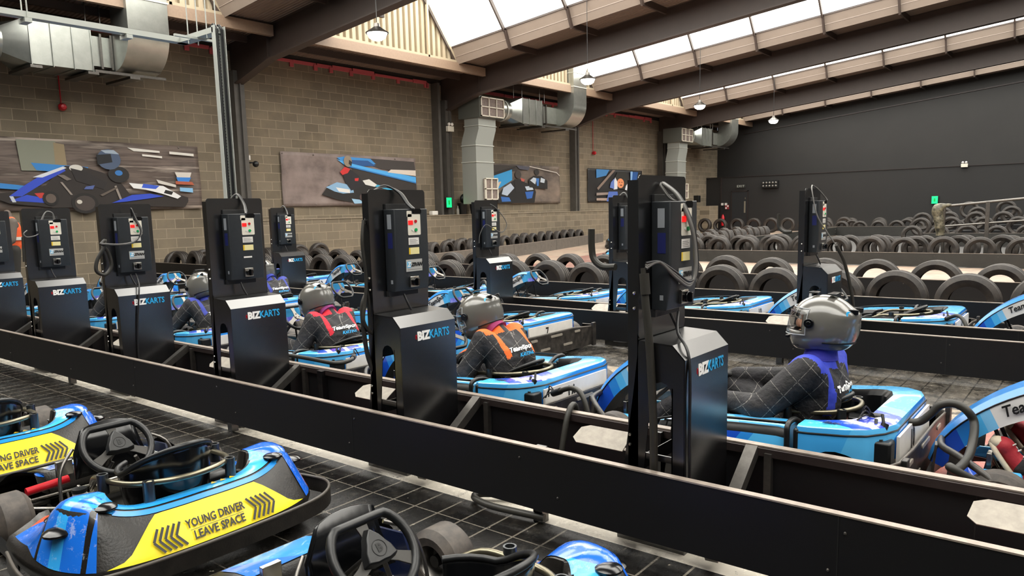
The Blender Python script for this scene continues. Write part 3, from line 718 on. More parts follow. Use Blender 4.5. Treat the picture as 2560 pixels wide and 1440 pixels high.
    if variant == 0:      # loom falling right to a loop at left (near the camera, big one)
        for k in range(3):
            o = k*.009
            (G if k < 2 else L).tube(hosepts((-.04+o, .185, 1.445), (-.01+o, .13, 1.39), (.02+o, .088, 1.28), (.05+o, .082, 1.17), (.045+o, .08, 1.08), (.0, .085, 1.035+o), (-.09, .10, 1.08+o), (-.16, .13, 1.14), (-.212, .16, 1.12+o)), .0068, 8)
        for s in (-.04, -.028): G.tube(hosepts((s, .185, 1.445), (-.012+s, .18, 1.43), (0.01+s, .15, 1.38), (.02, .13, 1.372)), .004, 6)
        H.tube(hosepts((-.215, .17, 1.12), (-.218, .16, 1.0), (-.22, .14, .82), (-.225, .12, .5), (-.225, .12, .2), (-.22, .12, .05)), [.01]*4+[.016]*39, 10)
        H.tube([(-.216, .165, 1.10), (-.218, .158, 1.02)], .019, 10)
        L.tube(hosepts((cx-.0, .12, .93), (-.1, .08, .86), (-.17, .0, .78), (-.18, -.01, .5), (-.175, -.01, .1)), .006, 8)
    elif variant == 1:    # thick arched loom over the top
        for k in range(4):
            o = k*.006
            (L if k < 3 else G).tube(hosepts((-.20, .23, 1.30), (-.16-o, .22, 1.44), (-.09, .20, 1.495-o*.4), (-.02+o, .17, 1.46), (.0+o, .13, 1.40), (.01+o, .1, 1.372)), .005, 8)
        H.tube(hosepts((-.21, .23, 1.32), (-.235, .22, 1.2), (-.22, .22, 1.02), (-.235, .22, .9), (-.25, .22, .8), (-.19, .22, .74), (-.215, .23, 1.0)), .009, 8)
        H.tube(hosepts((-.2, .24, .95), (-.24, .24, .86), (-.22, .24, .62), (-.17, .23, .5), (-.15, .23, .62)), .012, 8)
    elif variant == 2:
        for k in range(3): (L if k else G).tube(hosepts((.0, .24, 1.47), (.02+.005*k, .2, 1.50), (.045+.004*k, .17, 1.44), (.03+.005*k, .13, 1.39), (.02, .11, 1.372)), .0058, 8)
    elif variant == 3:    # drooping loop at left with thick bulb
        for k in range(2):
            (G if k else L).tube(hosepts((.02+.01*k, .14, 1.372), (.0, .1, 1.44), (.02+.012*k, .1, 1.36), (.05+.01*k, .08, 1.26), (.0, .08, 1.18+.008*k), (-.12, .06, 1.16+.008*k), (-.235, .12, 1.17+.008*k)), .005, 8)
        H.tube(hosepts((-.235, .13, 1.17), (-.20, .13, 1.2), (-.22, .13, 1.14), (-.27, .14, 1.05), (-.28, .14, .97), (-.22, .14, .94), (-.17, .14, 1.0), (-.18, .14, 1.1), (-.22, .13, 1.16)), .014, 10)
        L.tube(hosepts((.0, .12, .93), (-.02, .04, .86), (-.05, -.012, .78), (-.09, -.012, .45), (-.10, -.012, .1)), .006, 8)
    elif variant == 4:    # white loop
        for k in range(2): G.tube(hosepts((.03+.01*k, .13, 1.372), (.02, .12, 1.43), (-.03, .12, 1.44), (-.07-.008*k, .12, 1.36), (-.10, .13, 1.25), (-.19, .14, 1.22), (-.22, .14, 1.25), (-.19, .14, 1.28)), .005, 8)
        H.tube(hosepts((-.21, .2, 1.22), (-.215, .2, 1.1), (-.22, .2, 1.0)), .013, 8)
    elif variant == 5:    # hose down the front right
        for k in range(2): (G if k else L).tube(hosepts((-.02, .2, 1.5), (.03, .17, 1.47), (.07, .12, 1.40), (.07, .1, 1.37)), .0058, 8)
        G.tube(hosepts((-.02, .2, 1.5), (-.12, .17, 1.45), (-.13, .12, 1.25), (-.06, .05, 1.1), (0.0, 0, 1.0)), .005, 8)
        H.tube(hosepts((0.0, 0, 1.0), (.08, -.05, .85), (.13, -.1, .6), (.15, -.12, .42)), .014, 8)
    elif variant == 6:
        for k in range(2): (G if k else L).tube(hosepts((.0, .14, 1.43), (.06, .1, 1.38), (.14, .05, 1.26), (.15, .03, 1.18), (.06, .03, 1.11), (-.06, .06, 1.16), (-.14, .1, 1.2), (-.2, .13, 1.1), (-.21, .14, 1.0)), .005, 8)
    if L.v: obj('cable', L, K['cable'], t, smooth=60)
    if G.v: obj('cable', G, K['gcable'], t, smooth=60)
    if H.v: obj('charging_hose', H, K['hose'], t, smooth=60)
    if variant in (0, 5):
        obj('cable_hook', M().tube(hosepts((-WH, .3, 1.12), (-WH, .36, 1.12), (-WH, .4, 1.15), (-WH, .41, 1.2), (-WH, .41, 1.27)), .014, 10), K['hose'], t)
    return t
NS = ['charging station nearest the camera, tall with grey cable loom and black hose', 'charging station left of the orange collared driver, cables arching over its panel', 'charging station with the steel cable tray ending behind it', 'charging station with a drooping black hose loop hanging at its left', 'charging station second from the left edge, with a small round cable loop', 'charging station cut off by the left edge of the photo']
for k in range(6):
    station((2.775, 1.232+1.5525*k, 0), NS[k], 'near row of charging stations', (0, 1, 2, 3, 4, 4)[k], zivan=(k != 2))
FS = [('far charging station at the right, its hose running down in front of the cover', 1.80, 5), ('far charging station half hidden behind the nearest station', 3.62, 2), ('far charging station between the orange collared driver and the light grey filter grille', 5.40, 6), ('far charging station above the red collared driver', 9.30, 2)]
for lab, y, v in FS: station((6.57, y, 0), lab, 'far row of charging stations', v)
# pale tongue shaped plates hanging on the rail
PL = [(2.80, 1.74, 'pale tongue shaped plate beside the nearest station'), (2.80, 3.27, 'pale tongue shaped plate left of the second station'), (2.80, 4.86, 'pale tongue shaped plate below the third station'), (2.80, 6.42, 'pale tongue shaped plate below the fourth station'), (2.80, .18, 'pale plate at the right edge of the photo'), (2.80, 7.9, 'pale plate low at the left, below the fifth station'), (6.50, 2.2, 'pale plate on the far barrier, left of the blue collared driver'), (6.50, 4.0, 'pale plate on the far barrier behind the nearest station'), (6.5, 9.7, 'pale plate on the far barrier, at the left')]
for x, y, lab in PL:
    poly = [(-.055, -.13), (.055, -.13), (.055, .09), (.035, .13), (-.03, .14), (-.055, .11)]
    m = M(); m.prism(poly, 0, .004, 'z'); m.box(-.045, -.03, -.26, -.1, -.003, 0)
    o = obj('tongue_plate', m, mat('pale_aluminium', '#958e84', .42, metal=.2, noise=.4, nscale=20), T=Matrix.Translation((x, y, .33 if x < 5 else .352)) @ Matrix.Rotation(R(-32), 4, 'Y'), smooth=0)
    tag(o, lab, 'plate')
# ---------------- tyre walls ----------------
def tyre_mesh(name, Ro, w, ri, seg=40, ridges=True):
    m = M(); g = .004
    prof = [(ri, -w*.36), (ri+.03, -w*.46), (ri+(Ro-ri)*.55, -w*.52), (Ro-.03, -w*.46), (Ro-.006, -w*.38)]
    tr = []
    for c in (-.2, 0, .2):
        tr += [(Ro, (c-.04)*w), (Ro-.008, (c-.03)*w), (Ro-.008, (c+.03)*w), (Ro, (c+.04)*w)]
    prof += tr + [(r, -h) for r, h in prof[::-1]]
    # inner liner
    prof += [(ri+.05, w*.38), (Ro-.03, w*.34), (Ro-.03, -w*.34), (ri+.05, -w*.38)]
    T = Matrix.Rotation(R(90), 4, 'Y')
    m.lathe(prof, seg, T=T, close=True)
    o = obj(name, m, K['rubber'], smooth=30); me = o.data; bpy.data.objects.remove(o); me.name = 'tyre'; return me
TY = [tyre_mesh('tyre', .30, .19, .175), tyre_mesh('tyre', .295, .17, .185), tyre_mesh('tyre', .285, .2, .165)]
TYF = tyre_mesh('tyre', .30, .19, .18, seg=24)
TCOUNT = 0
def tyre(x, y, z, rz=0, tilt=0, lab='', grp='', far=False, s=1, lay=False):
    global TCOUNT
    o = bpy.data.objects.new('tyre', TYF if far else random.choice(TY)); col.objects.link(o)
    o.location = (x, y, z); o.rotation_euler = (random.uniform(0, 6.28) if not lay else 0, tilt, rz) if not lay else (0, R(90), 0)
    o.scale = (s, s, s); tag(o, lab, 'tyre', grp); TCOUNT += 1; return o
def trow(x, y0, y1, step, z, lab, grp, rz=0, jit=.08, far=False, s=1, x1=None):
    n = int(abs(y1-y0)/step); x1 = x if x1 is None else x1
    for k in range(n):
        f = k/max(1, n-1)
        tyre(x+(x1-x)*f+random.uniform(-.03, .03), y0+(y1-y0)*f+random.uniform(-.02, .02), z+random.uniform(-.012, .012)*s, rz+random.uniform(-jit, jit), random.uniform(-.06, .06), lab, grp, far, s*random.uniform(.96, 1.02))
trow(8.62, .45, 16.4, .61, .33, 'black road tyre standing in the first tyre row behind the far karts', 'first tyre row behind the far karts', s=1.06)
trow(10.35, .3, 16.4, .63, .325, 'black road tyre standing in the second tyre row, before the pale track', 'second tyre row before the track', s=1.04)
barrier('track_barrier', 8.22, -1.5, 16.8, .02, .395, 'black plank barrier right behind the far row of karts', off=.4, capw=.03, plankm=K['plank'])
barrier('track_barrier', 9.95, -1.5, 16.8, .0, .43, 'black plank barrier between the first and second tyre rows', off=.9, capw=.03)
barrier('track_barrier', 10.75, -1.5, 16.8, .0, .16, 'low black plank along the pale track behind the second tyre row', off=.9, capw=.03, bolts=False)
# across the track
PD = mat('dark_plank_far', '#242320', .55, noise=.4, nscale=4)
barrier('track_barrier', 17.35, -1.5, 8.6, .02, .29, 'black plank barrier across the pale track', off=.7, capw=.03, plankm=PD)
trow(17.75, 0, 8.3, .60, .31, 'tyre in the front row across the pale track', 'three tyre rows across the track')
trow(18.55, .2, 8.2, .72, .315, 'tyre in the middle row across the pale track', 'three tyre rows across the track', s=1.03)
trow(19.4, .1, 8.3, .72, .28, 'tyre in the back row across the pale track', 'three tyre rows across the track', far=True)
# diagonal cluster with treads towards the camera
def plank_line(name, p0, p1, z0, z1, lab, th=.03, mt=None):
    p0 = V(p0); p1 = V(p1); t = empty(name, (p0.x, p0.y, 0)); tag(t, lab, 'barrier'); d = p1-p0; L = d.length; t.rotation_euler = (0, 0, math.atan2(d.y, d.x))
    obj('plank', M().box(0, L, -th/2, th/2, z0, z1-.01), mt or PD, t, smooth=0); obj('top_rail', M().box(0, L, -th/2, th/2, z1-.01, z1), K['edge'], t, smooth=0)
    bm_ = M(); q = .6
    while q < L: bm_.ball((q, -th/2, z1-.1), .012, seg=6); bm_.ball((q, -th/2, z1-.22), .012, seg=6); q += 1.25
    obj('bolt', bm_, K['chrome'], t)
    sm = M(); q = 2.4
    while q < L: sm.box(q, q+.01, -th/2-.002, -th/2, z0, z1); q += 2.4
    if sm.v: obj('joint', sm, K['ink'], t, smooth=0)
for k in range(13):
    f = k/12; tyre(18.9+7.6*f, 9.2+.5*f+random.uniform(-.03, .03), .3, R(-38)+random.uniform(-.1, .1), 0, 'tyre of the slanting row seen tread on, left of the far row', 'slanting tyre row by the track')
    if k % 2 == 0: tyre(19.3+7.6*f, 9.95+.5*f, .31, R(-38)+random.uniform(-.1, .1), 0, 'tyre in the second line of the slanting tyre row', 'slanting tyre row by the track', far=True)
plank_line('track_barrier', (22.0, 8.9, 0), (33.0, 9.0, 0), .02, .36, 'dark plank barrier behind the slanting tyre row')
trow(33.2, 2.6, 9.6, .62, .305, 'distant tyre of the row left of the wrapped railing end', 'distant tyre rows before the charcoal wall', far=True)
trow(34.2, 2.4, 9.8, .85, .322, 'distant tyre in the second row left of the wrapped railing end', 'distant tyre rows before the charcoal wall', far=True, s=1.05)
barrier('track_barrier', 32.8, 3.5, 9.9, .02, .38, 'distant dark plank barrier before the charcoal wall', off=.7, capw=.03, plankm=PD)
trow(36.2, 9.6, 16.3, .74, .365, 'distant dark tyre near the door in the back wall', 'dark tyres near the back door', far=True, s=1.2)
trow(36.6, 1.0, 9.4, 1.0, .335, 'distant dark tyre at the foot of the charcoal wall', 'dark tyres at the foot of the charcoal wall', far=True, s=1.1)
# ramp at the right: rising tyre rows
barrier('track_barrier', 25.6, -1.0, 4.5, .02, .38, 'dark plank barrier below the ramp railing', off=.4, capw=.03, plankm=PD)
trow(26.0, -.3, 4.9, .62, .305, 'tyre of the lowest row behind the ramp railing', 'rising tyre rows behind the ramp railing', far=True)
for j, (x, z, s, y1) in enumerate(((27.2, .52, 1.0, 5.0), (28.6, .66, 1.02, 5.2), (30.0, .80, 1.05, 4.8), (31.4, .98, 1.05, 4.2))):
    bs = obj('ramp_step', M().box(x-.3, x+.5, -1.0, y1, 0, z-.30*s), K['plank'], smooth=0); tag(bs, ['lowest dark step under the tyres of the ramp', 'second dark step under the tyres of the ramp', 'third dark step under the tyres of the ramp', 'highest dark step under the tyres of the ramp'][j], 'ramp')
    trow(x+.1, -.3, y1-.1, (.68, .66, .72, .74)[j], z, ['tyre of the second lowest row on the ramp', 'tyre of the third row on the ramp', 'tyre of the fourth row on the ramp', 'tyre of the topmost row on the ramp'][j], 'rising tyre rows behind the ramp railing', far=True, s=s)
# flat tyre and railing
tyre(22.0, 4.0, .10, lay=True, lab='tyre lying flat beside the wrapped railing end, lower of two', grp='flat tyres')
tyre(22.0, 4.0, .30, lay=True, lab='tyre lying flat beside the wrapped railing end, upper of two', grp='flat tyres')
t = empty('ramp_railing', (18.0, 2.7, 0)); tag(t, 'galvanised railing sloping up to the right with one post and a taped end', 'railing')
A = lambda name, m, mt: obj(name, m, mt, t, T=Matrix.Translation((-18, -2.7, 0)))
A('handrail', M().cyl((18.3, 2.85, 1.22), (18.3, .6, 1.42), .028, 12), K['steel'])
A('lower_rail', M().cyl((18.3, 2.85, .80), (18.3, .6, .97), .02, 10), K['steel'])
A('post', M().box(18.27, 18.35, 2.03, 2.10, 0, 1.30), K['steel'])
A('end_post', M().cyl((18.3, 2.85, 0), (18.3, 2.85, 1.2), .03, 10), K['steel'])
wr = M()
wr.tube(spline([(18.3, 2.9, .62), (18.28, 2.92, .8), (18.3, 2.95, 1.0), (18.3, 2.97, 1.15), (18.3, 2.86, 1.23), (18.3, 2.72, 1.24)], 4), [.09, .08, .085, .09, .1, .09, .1, .11, .1, .11, .12, .12, .12, .12, .1, .08, .06, .04, .04, .035, .03], 10)
A('tape_wrap', wr, mat('black_tape', '#26251f', .4, noise=.8, nscale=10, c2='#8b836c', bump=1, bscale=20))
# wall side of the track
plank_line('track_barrier', (11.2, 11.3, 0), (12.75, 12.86, 0), .0, .33, 'grey plank barrier piece at the left end of the wall side barrier', mt=mat('grey_plank', '#55504a', .5, noise=.5, nscale=6))
plank_line('track_barrier', (12.75, 12.86, 0), (18.6, 14.1, 0), .0, .36, 'grey plank barrier along the wall side of the track, nearer stretch', mt=MATS['grey_plank'])
plank_line('track_barrier', (18.6, 14.1, 0), (26.4, 16.3, 0), .0, .36, 'grey plank barrier along the wall side of the track, farther stretch', mt=MATS['grey_plank'])
for k in range(19):
    f = k/18; x = 12.2+11.6*f; y = 13.25+2.2*f if x > 12.9 else 13.2
    y += .28
    tyre(x, y, .31, R(-74)+random.uniform(-.12, .12), 0, 'tyre of the row leaning along the foot of the block wall, bores to the right', 'tyre row along the block wall')
    if k % 3 != 1: tyre(x+.1, y+.44, .31, R(-72)+random.uniform(-.12, .12), 0, 'tyre in the rear line along the foot of the block wall', 'tyre row along the block wall', far=True)
for k in range(7): tyre(8.7+k*.66, 16.75, .33, R(90)+random.uniform(-.2, .2), 0, 'tyre against the block wall at the left end of the tyre rows', 'tyres against the wall at the left')
# ---------------- go karts ----------------
# livery materials: colour bands across the panel in kart coordinates
def livery(name, ax, ay, az, c, stops, rough=.22, scuff=0):
    n = NT(name, rough); f = n.lincomb(ax, ay, az, c); colr = n.ramp(f, stops, True)
    if scuff: colr = n.mix(n.math('MULTIPLY', n.ramp(n.noise(16, 7, .85), [(.56, '#000000'), (.6, '#ffffff')]), scuff), colr, '#d9dde0')
    n.color(colr); n.b.inputs['Coat Weight'].default_value = .5; return n.m
LB, MB_, DB, WH_ = '#4fb0ea', '#2a86dc', '#1a4fc4', '#dcdad8'
liv_pod = livery('livery_pod', 1, 0, .7, .36, [(0, LB), (.26, LB), (.31, MB_), (.37, DB), (.46, WH_)])
liv_podtop = livery('livery_pod_top', .9, .5, 0, .05, [(0, LB), (.15, '#7cc6f0'), (.28, LB), (.36, '#3a3cb0'), (.42, '#b9c2e6'), (.48, LB), (.6, DB)])
liv_rear = livery('livery_rear', 1, .05, .35, 1.0, [(0, '#2f62c8'), (.27, MB_), (.31, '#56b2ea'), (.48, '#3f9fe2')])
liv_rtop = livery('livery_rear_top', .6, 1, 0, .5, [(0, LB), (.10, '#7cc6f0'), (.22, DB), (.34, WH_), (.38, '#2a3fb4'), (.5, WH_), (.54, DB), (.62, '#4fc0ee')], scuff=.35)
liv_arm = livery('livery_arm', -1, 0, .5, 1.0, [(0, DB), (.40, MB_), (.47, LB), (.53, '#7cc0ec'), (.58, WH_), (.86, LB)])
liv_nose = livery('livery_nose', 1, 1, 0, 0.0, [(0, LB), (.55, MB_), (.7, LB), (.85, DB)])
def tube_obj(name, paths, r, mt, par, seg=8, closed=False):
    m = M()
    for p in paths: m.tube(p, r, seg, closed=closed)
    return obj(name, m, mt, par, smooth=60)
def wheel(par, x, y, r, w, mt=None):
    s = 1 if y > 0 else -1
    m = M(); pr = [(r*.55, -w/2), (r*.8, -w/2-.004), (r-.012, -w*.44), (r, -w*.34), (r, w*.34), (r-.012, w*.44), (r*.8, w/2+.004), (r*.55, w/2)]
    T = Matrix.Translation((x, y, r)) @ Matrix.Rotation(R(90), 4, 'X')
    m.lathe(pr, 28, T=T, close=True); o = obj('tyre', m, mt or K['slick'], par, smooth=40)
    m = M(); m.lathe([(r*.56, -w*.46), (r*.5, -w*.3), (r*.48, w*.2), (.03, w*.25), (.03, w*.1), (r*.4, .0), (r*.44, -w*.3)], 20, T=T, close=True); m.lathe([(.001, -w*.35), (.022, -w*.35), (.022, w*.35), (.001, w*.35)], 10, T=T)
    obj('rim', m, K['steel'], o, smooth=40); return o
def steering(par, c, tilt, r=.135, young=False):
    """flat topped wheel; local plane normal points back and up at the driver"""
    nrm = V((-sin(tilt), 0, cos(tilt))); up = V((cos(tilt), 0, sin(tilt))); rt = V((0, -1, 0))
    F = lambda a, b, h=0: V(c)+rt*a+up*b+nrm*h
    pts = []
    for i in range(36):
        a = 2*pi*i/36; x = r*cos(a)*1.05; y = r*sin(a)
        y = min(y, r*.74)
        if y < -r*.88 and young is False: y = -r*.88
        pts.append((x, y))
    rim = obj('steering_wheel', M().tube([F(*p) for p in pts], .0145 if young else .0125, 10, closed=True), K['black'], par, smooth=60)
    hm = M(); spm = M()
    for a in (90, 210, 330):
        d = V((cos(R(a)), sin(R(a)))); L = r*(.7 if a == 90 else .97)
        q = V((-d.y, d.x)); 
        ring = []
        for l, ww in ((.02, .02), (L*.6, .016), (L, .022)):
            ring.append([F(d.x*l+q.x*ww, d.y*l+q.y*ww, -.004), F(d.x*l-q.x*ww, d.y*l-q.y*ww, -.004), F(d.x*l-q.x*ww, d.y*l-q.y*ww, .001), F(d.x*l+q.x*ww, d.y*l+q.y*ww, .001)])
        spm.grid(ring, cu=True, caps=True)
    obj('spoke', spm, K['steel'] if not young else mat('spoke_grey', '#34322f', .4, metal=.3), rim, smooth=0, bev=.001)
    if young:
        pl = []
        for k in range(12):
            a = R(90+k*30); rad = (.062, .045, .040, .045)[k % 4] if k % 4 == 0 else .044
            rad = .07 if k % 4 == 0 else (.05 if k % 2 else .042)
            pl.append((rad*cos(a), rad*sin(a)))
        hm.add([F(x, y, .0) for x, y in pl]+[F(x*.88, y*.88, .028) for x, y in pl], [tuple(range(12, 24))]+[(i, (i+1) % 12, 12+(i+1) % 12, 12+i) for i in range(12)])
        h = obj('hub_pad', hm, K['black'], rim, smooth=30, bev=.004)
        Tm = Matrix(((rt.x, up.x, nrm.x, F(0, 0, .0285).x), (rt.y, up.y, nrm.y, F(0, 0, .0285).y), (rt.z, up.z, nrm.z, F(0, 0, .0285).z), (0, 0, 0, 1)))
        text('lettering', 'B', .034, mat('hub_mark', '#0c0c0c', .6), h, Tm, bold=.0015)
        obj('ring_mark', M().tube([F(.024*cos(a*pi/12), .024*sin(a*pi/12), .0285) for a in range(24)], .0013, 6, closed=True), MATS['hub_mark'], h)
    else:
        hm.tube([F(0, 0, -.01), F(0, 0, .006)], .028, 16); obj('hub_pad', hm, K['steel'], rim)
        bm_ = M()
        for a in (90, 210, 330): bm_.tube([F(.02*cos(R(a)), .02*sin(R(a)), .006), F(.02*cos(R(a)), .02*sin(R(a)), .009)], .005, 8)
        obj('bolt', bm_, K['ink'], rim)
    base = V(c)-nrm*.32
    tube_obj('steering_column', [[F(0, 0, -.01), F(0, 0, -.42)]], .011, K['steel'], par)
    return rim
def seatpart(par, x0=-.16, zt=.40, young=False):
    """bucket seat: x0 centre, opening forwards"""
    rings = []
    prof = [(.0, .045), (.5, .06), (.8, .12), (.93, .22), (1.0, .32), (1.04, zt-.02), (1.06, zt)]
    N = 22
    for (k, z) in prof:
        ring = []
        for i in range(N+1):
            a = R(-150+300*i/N); rx, ry = .17*k, .165*k
            hh = z if k < .9 else .13+(z-.13)*(.62+.38*max(0, cos(a)) + .0)
            if k < .9: hh = z
            back = 1+.22*(k)*max(0, cos(a))
            ring.append((x0-rx*cos(a)*back, ry*sin(a), hh))
        rings.append(ring)
    s = obj('seat', M().grid(rings), K['blackgloss'], par, smooth=60, solid=.008)
    tube_obj('seat_rim', [[V(p)+V((0, 0, .004)) for p in rings[-1]]], .011, K['black'], s)
    return s
def add_rail(par, x0, zt, young=False):
    z = zt-.07
    pts = [(x0+.22, .20, z-.06), (x0+.12, .225, z-.01), (x0, .225, z), (x0-.14, .20, z+.01), (x0-.235, .12, z+.02), (x0-.26, 0, z+.02), (x0-.235, -.12, z+.02), (x0-.14, -.20, z+.01), (x0, -.225, z), (x0+.12, -.225, z-.01), (x0+.22, -.20, z-.06)]
    r = tube_obj('seat_rail', [spline(pts, 4)], .012, mat('rail_metal', '#857f6c', .3, metal=.9), par, 10)
    m = M()
    for (x, y) in ((x0+.02, .238), (x0-.215, .17), (x0+.02, -.238), (x0-.215, -.17)):
        m.lathe([(.014, -.05), (.021, -.05), (.021, .03), (.015, .03)], 16, T=Matrix.Translation((x, y, z)), close=True)
    obj('rail_socket', m, mat('socket_metal', '#4a4d50', .35, metal=.8), r, smooth=40)
def chassis(par, xr, xf, hw=.27):
    fm = M()
    for s in (-1, 1):
        fm.tube(spline([(xr, s*.32, .07), (-.3, s*.32, .06), (.1, s*.27, .05), (.4, s*.22, .05), (xf, s*.2, .07)], 4), .015, 8)
        fm.tube([(xf-.12, s*.2, .07), (xf-.22, s*.33, .11)], .013, 8)
    for x in (xr+.02, -.32, .05, xf-.05): fm.tube([(x, -.3 if x < 0 else -.22, .06), (x, .3 if x < 0 else .22, .06)], .014, 8)
    fm.tube([(xr+.25, -.5, .13), (xr+.25, .5, .13)], .016, 8)
    obj('chassis_frame', fm, mat('frame_metal', '#55534d', .3, metal=.9), par, smooth=60)
    obj('floor_tray', M().prism(rrect(-.25, xf-.06, -.25, .25, .05), .035, .042), mat('tray_metal', '#2c2b29', .4, metal=.6, noise=.5), par, smooth=0)
def pedals(par, xf, young=False):
    m = M()
    for s in (-1, 1):
        m.tube([(xf-.22, s*.13, .06), (xf-.16, s*.13, .17), (xf-.17, s*.13, .22)], .007, 6)
        m.box(xf-.185, xf-.165, s*.13-.04, s*.13+.03, .18, .25)
    obj('pedal', m, K['chrome'], par, smooth=30, bev=.002)
    tube_obj('tie_rod', [[(xf-.24, .02, .12), (xf-.22, .33, .12)], [(xf-.24, -.02, .12), (xf-.22, -.33, .12)], [(xf-.35, .19, .08), (xf-.30, .35, .12)], [(xf-.35, -.19, .08), (xf-.30, -.35, .12)]], .007, K['chrome'], par)
    YS = -1 if young else 1
    cb = obj('brake_cylinder', M().cyl((xf-.34, YS*-.34, .20), (xf-.34, YS*-.17, .21), .018, 14), K['red'] if young else K['steel'], par)
    m = M()
    for q in (0, .025): m.tube(spline([(xf-.34, YS*-.35, .2), (xf-.36, YS*(-.40+q), .2), (xf-.42, YS*(-.41+q), .14), (xf-.44, YS*(-.38+q), .09)], 4), .005, 6)
    obj('brake_hose', m, K['cable'], par)
    m = M(); m.box(xf-.36, xf-.31, -.06, .06, .10, .14).box(xf-.3, xf-.27, -.16, .16, .07, .10).cyl((xf-.45, -.12, .12), (xf-.3, -.12, .15), .009, 8).cyl((xf-.45, .12, .12), (xf-.3, .12, .15), .009, 8)
    for s in (-1, 1): m.box(xf-.27, xf-.18, s*.33-.02, s*.33+.02, .09, .15); m.ball((xf-.22, s*.30, .12), .016, seg=10)
    obj('linkage', m, mat('linkage_metal', '#9d978a', .3, metal=.9, noise=.5), par, smooth=30, bev=.002)
def kart(loc, rz, lab, group, number=None, front=True):
    t = empty('go_kart', loc, rz); tag(t, lab, 'go kart', group)
    chassis(t, -.78, .78)
    # ---- rear bodywork (U shape) ----
    po = [(-.45, .545), (-.50, .555), (-.66, .555), (-.74, .53), (-.80, .46), (-.83, .36), (-.83, 0)]
    pin = [(-.45, .39), (-.50, .385), (-.58, .38), (-.63, .36), (-.66, .31), (-.68, .22), (-.68, 0)]
    out = po+[(x, -y) for x, y in po[-2::-1]]; inn = pin+[(x, -y) for x, y in pin[-2::-1]]
    def zt(x): return .365+.03*min(1, max(0, (-.45-x)/.35))
    def arch(x, y):
        if abs(y) < .45: return .24
        d = x+.62; rr = .15
        return max(.19, .125+sqrt(max(0, rr*rr-d*d))) if abs(d) < rr else .19
    # resample outlines
    def dens(pl, n):
        o = []
        for a, b in zip(pl, pl[1:]):
            for k in range(n): o.append((a[0]+(b[0]-a[0])*k/n, a[1]+(b[1]-a[1])*k/n))
        return o+[pl[-1]]
    od = dens(out, 4); idn = dens(inn, 4)
    rings = []
    for (x, y), (xi, yi) in zip(od, idn):
        zc = zt(x); rings.append([(x, y, arch(x, y)), (x, y, zc-.035), (x+(xi-x)*.06, y+(yi-y)*.06, zc-.006), (x+(xi-x)*.16, y+(yi-y)*.16, zc), (x+(xi-x)*.86, y+(yi-y)*.86, zc), (xi, yi, zc-.03), (xi, yi, .2)])
    m = M().grid(rings, mf=lambda i, k: 0 if k < 2 else (1 if k < 4 else 2))
    obj('rear_bodywork', m, [liv_rear, liv_rtop, K['black']], t, smooth=40)
    lm = M()
    lm.tube([(r_[1][0], r_[1][1]+.001*(1 if r_[1][1] > 0 else -1), r_[1][2]+.006) for r_ in rings], .004, 6)
    obj('body_seam', lm, K['black'], t)
    # end caps of the pods
    m = M()
    for s in (1, -1): m.box(-.46, -.435, s*.39 if s > 0 else s*.55, s*.55 if s > 0 else s*.39, .18, .35)
    obj('pod_end', m, K['black'], t, bev=.01)
    # number panel at the back
    npn = obj('number_panel', M().prism([(-.834, .185), (-.850, .185), (-.846, .345), (-.834, .345)], -.36, .40, 'y'), K['white'], t, smooth=0)
    if number: text('lettering', number, .125, K['ink'], npn, frame((-.8495, .10, .275), (0, -1, 0), (.025, 0, 1)), bold=.001, sx=.85)
    text('lettering', 'BIKE', .05, mat('deep_blue_ink', '#16305f', .4), t, frame((-.60, .475, .382), (-1, 0, -.0), (0, -1, .0)), bold=.001, shear=.3, sx=1.15)
    # ---- engine bay ----
    m = M(); m.box(-.62, -.36, -.38, -.24, .08, .25).cyl((-.6, .22, .2), (-.6, .36, .2), .07, 16)
    obj('motor', m, K['black'], t, bev=.008)
    # ---- side pods ----
    for s in (1, -1):
        sec = []
        for (x, yo, z1, yi, z0) in ((-.405, .545, .345, .33, .1), (-.36, .555, .352, .33, .08), (-.2, .555, .345, .33, .07), (0, .55, .33, .34, .07), (.15, .54, .305, .34, .07), (.26, .50, .275, .35, .08), (.29, .46, .24, .36, .1)):
            sec.append([(x, s*(yi), z0), (x, s*(yo-.01), z0), (x, s*yo, z0+.05), (x, s*(yo-.005), z1-.05), (x, s*(yo-.03), z1-.012), (x, s*(yo-.055), z1), (x, s*(yi+.03), z1-.01), (x, s*yi, z1-.04)])
        m = M().grid(sec, cu=True, caps=True, mf=lambda i, k: (0 if k in (1, 2) else 1 if k in (4, 5) else 2))
        pod = obj('side_pod', m, [liv_pod, liv_podtop, K['black']], t, smooth=35)
        text('lettering', 'TeamSport', .085, K['ink'], pod, frame((.07, s*.5575, .265), (-s, 0, 0), (0, 0, 1)), bold=.0015, shear=.35, sx=.74)
        # pod hoop
        m = M(); m.tube(spline([(-.41, s*.34, .33), (-.41, s*.44, .366), (-.41, s*.54, .36), (-.412, s*.56, .30), (-.412, s*.56, .12)], 4), .013, 8)
        m.tube(spline([(-.41, s*.53, .366), (-.26, s*.54, .36), (-.06, s*.54, .345), (.14, s*.525, .312), (.27, s*.48, .27)], 4), .007, 6)
        obj('pod_hoop', m, K['black'], pod, smooth=60)
        obj('battery_box', M().box(-.3, .12, s*.2 if s > 0 else s*.34, s*.34 if s > 0 else s*.2, .05, .21), K['black'], t, bev=.012)
    # ---- bumpers ----
    m = M()
    rb = [(-.70, .60), (-.80, .60), (-.865, .55), (-.875, .3), (-.875, -.3), (-.87, -.72), (-.82, -.80), (-.70, -.80)]
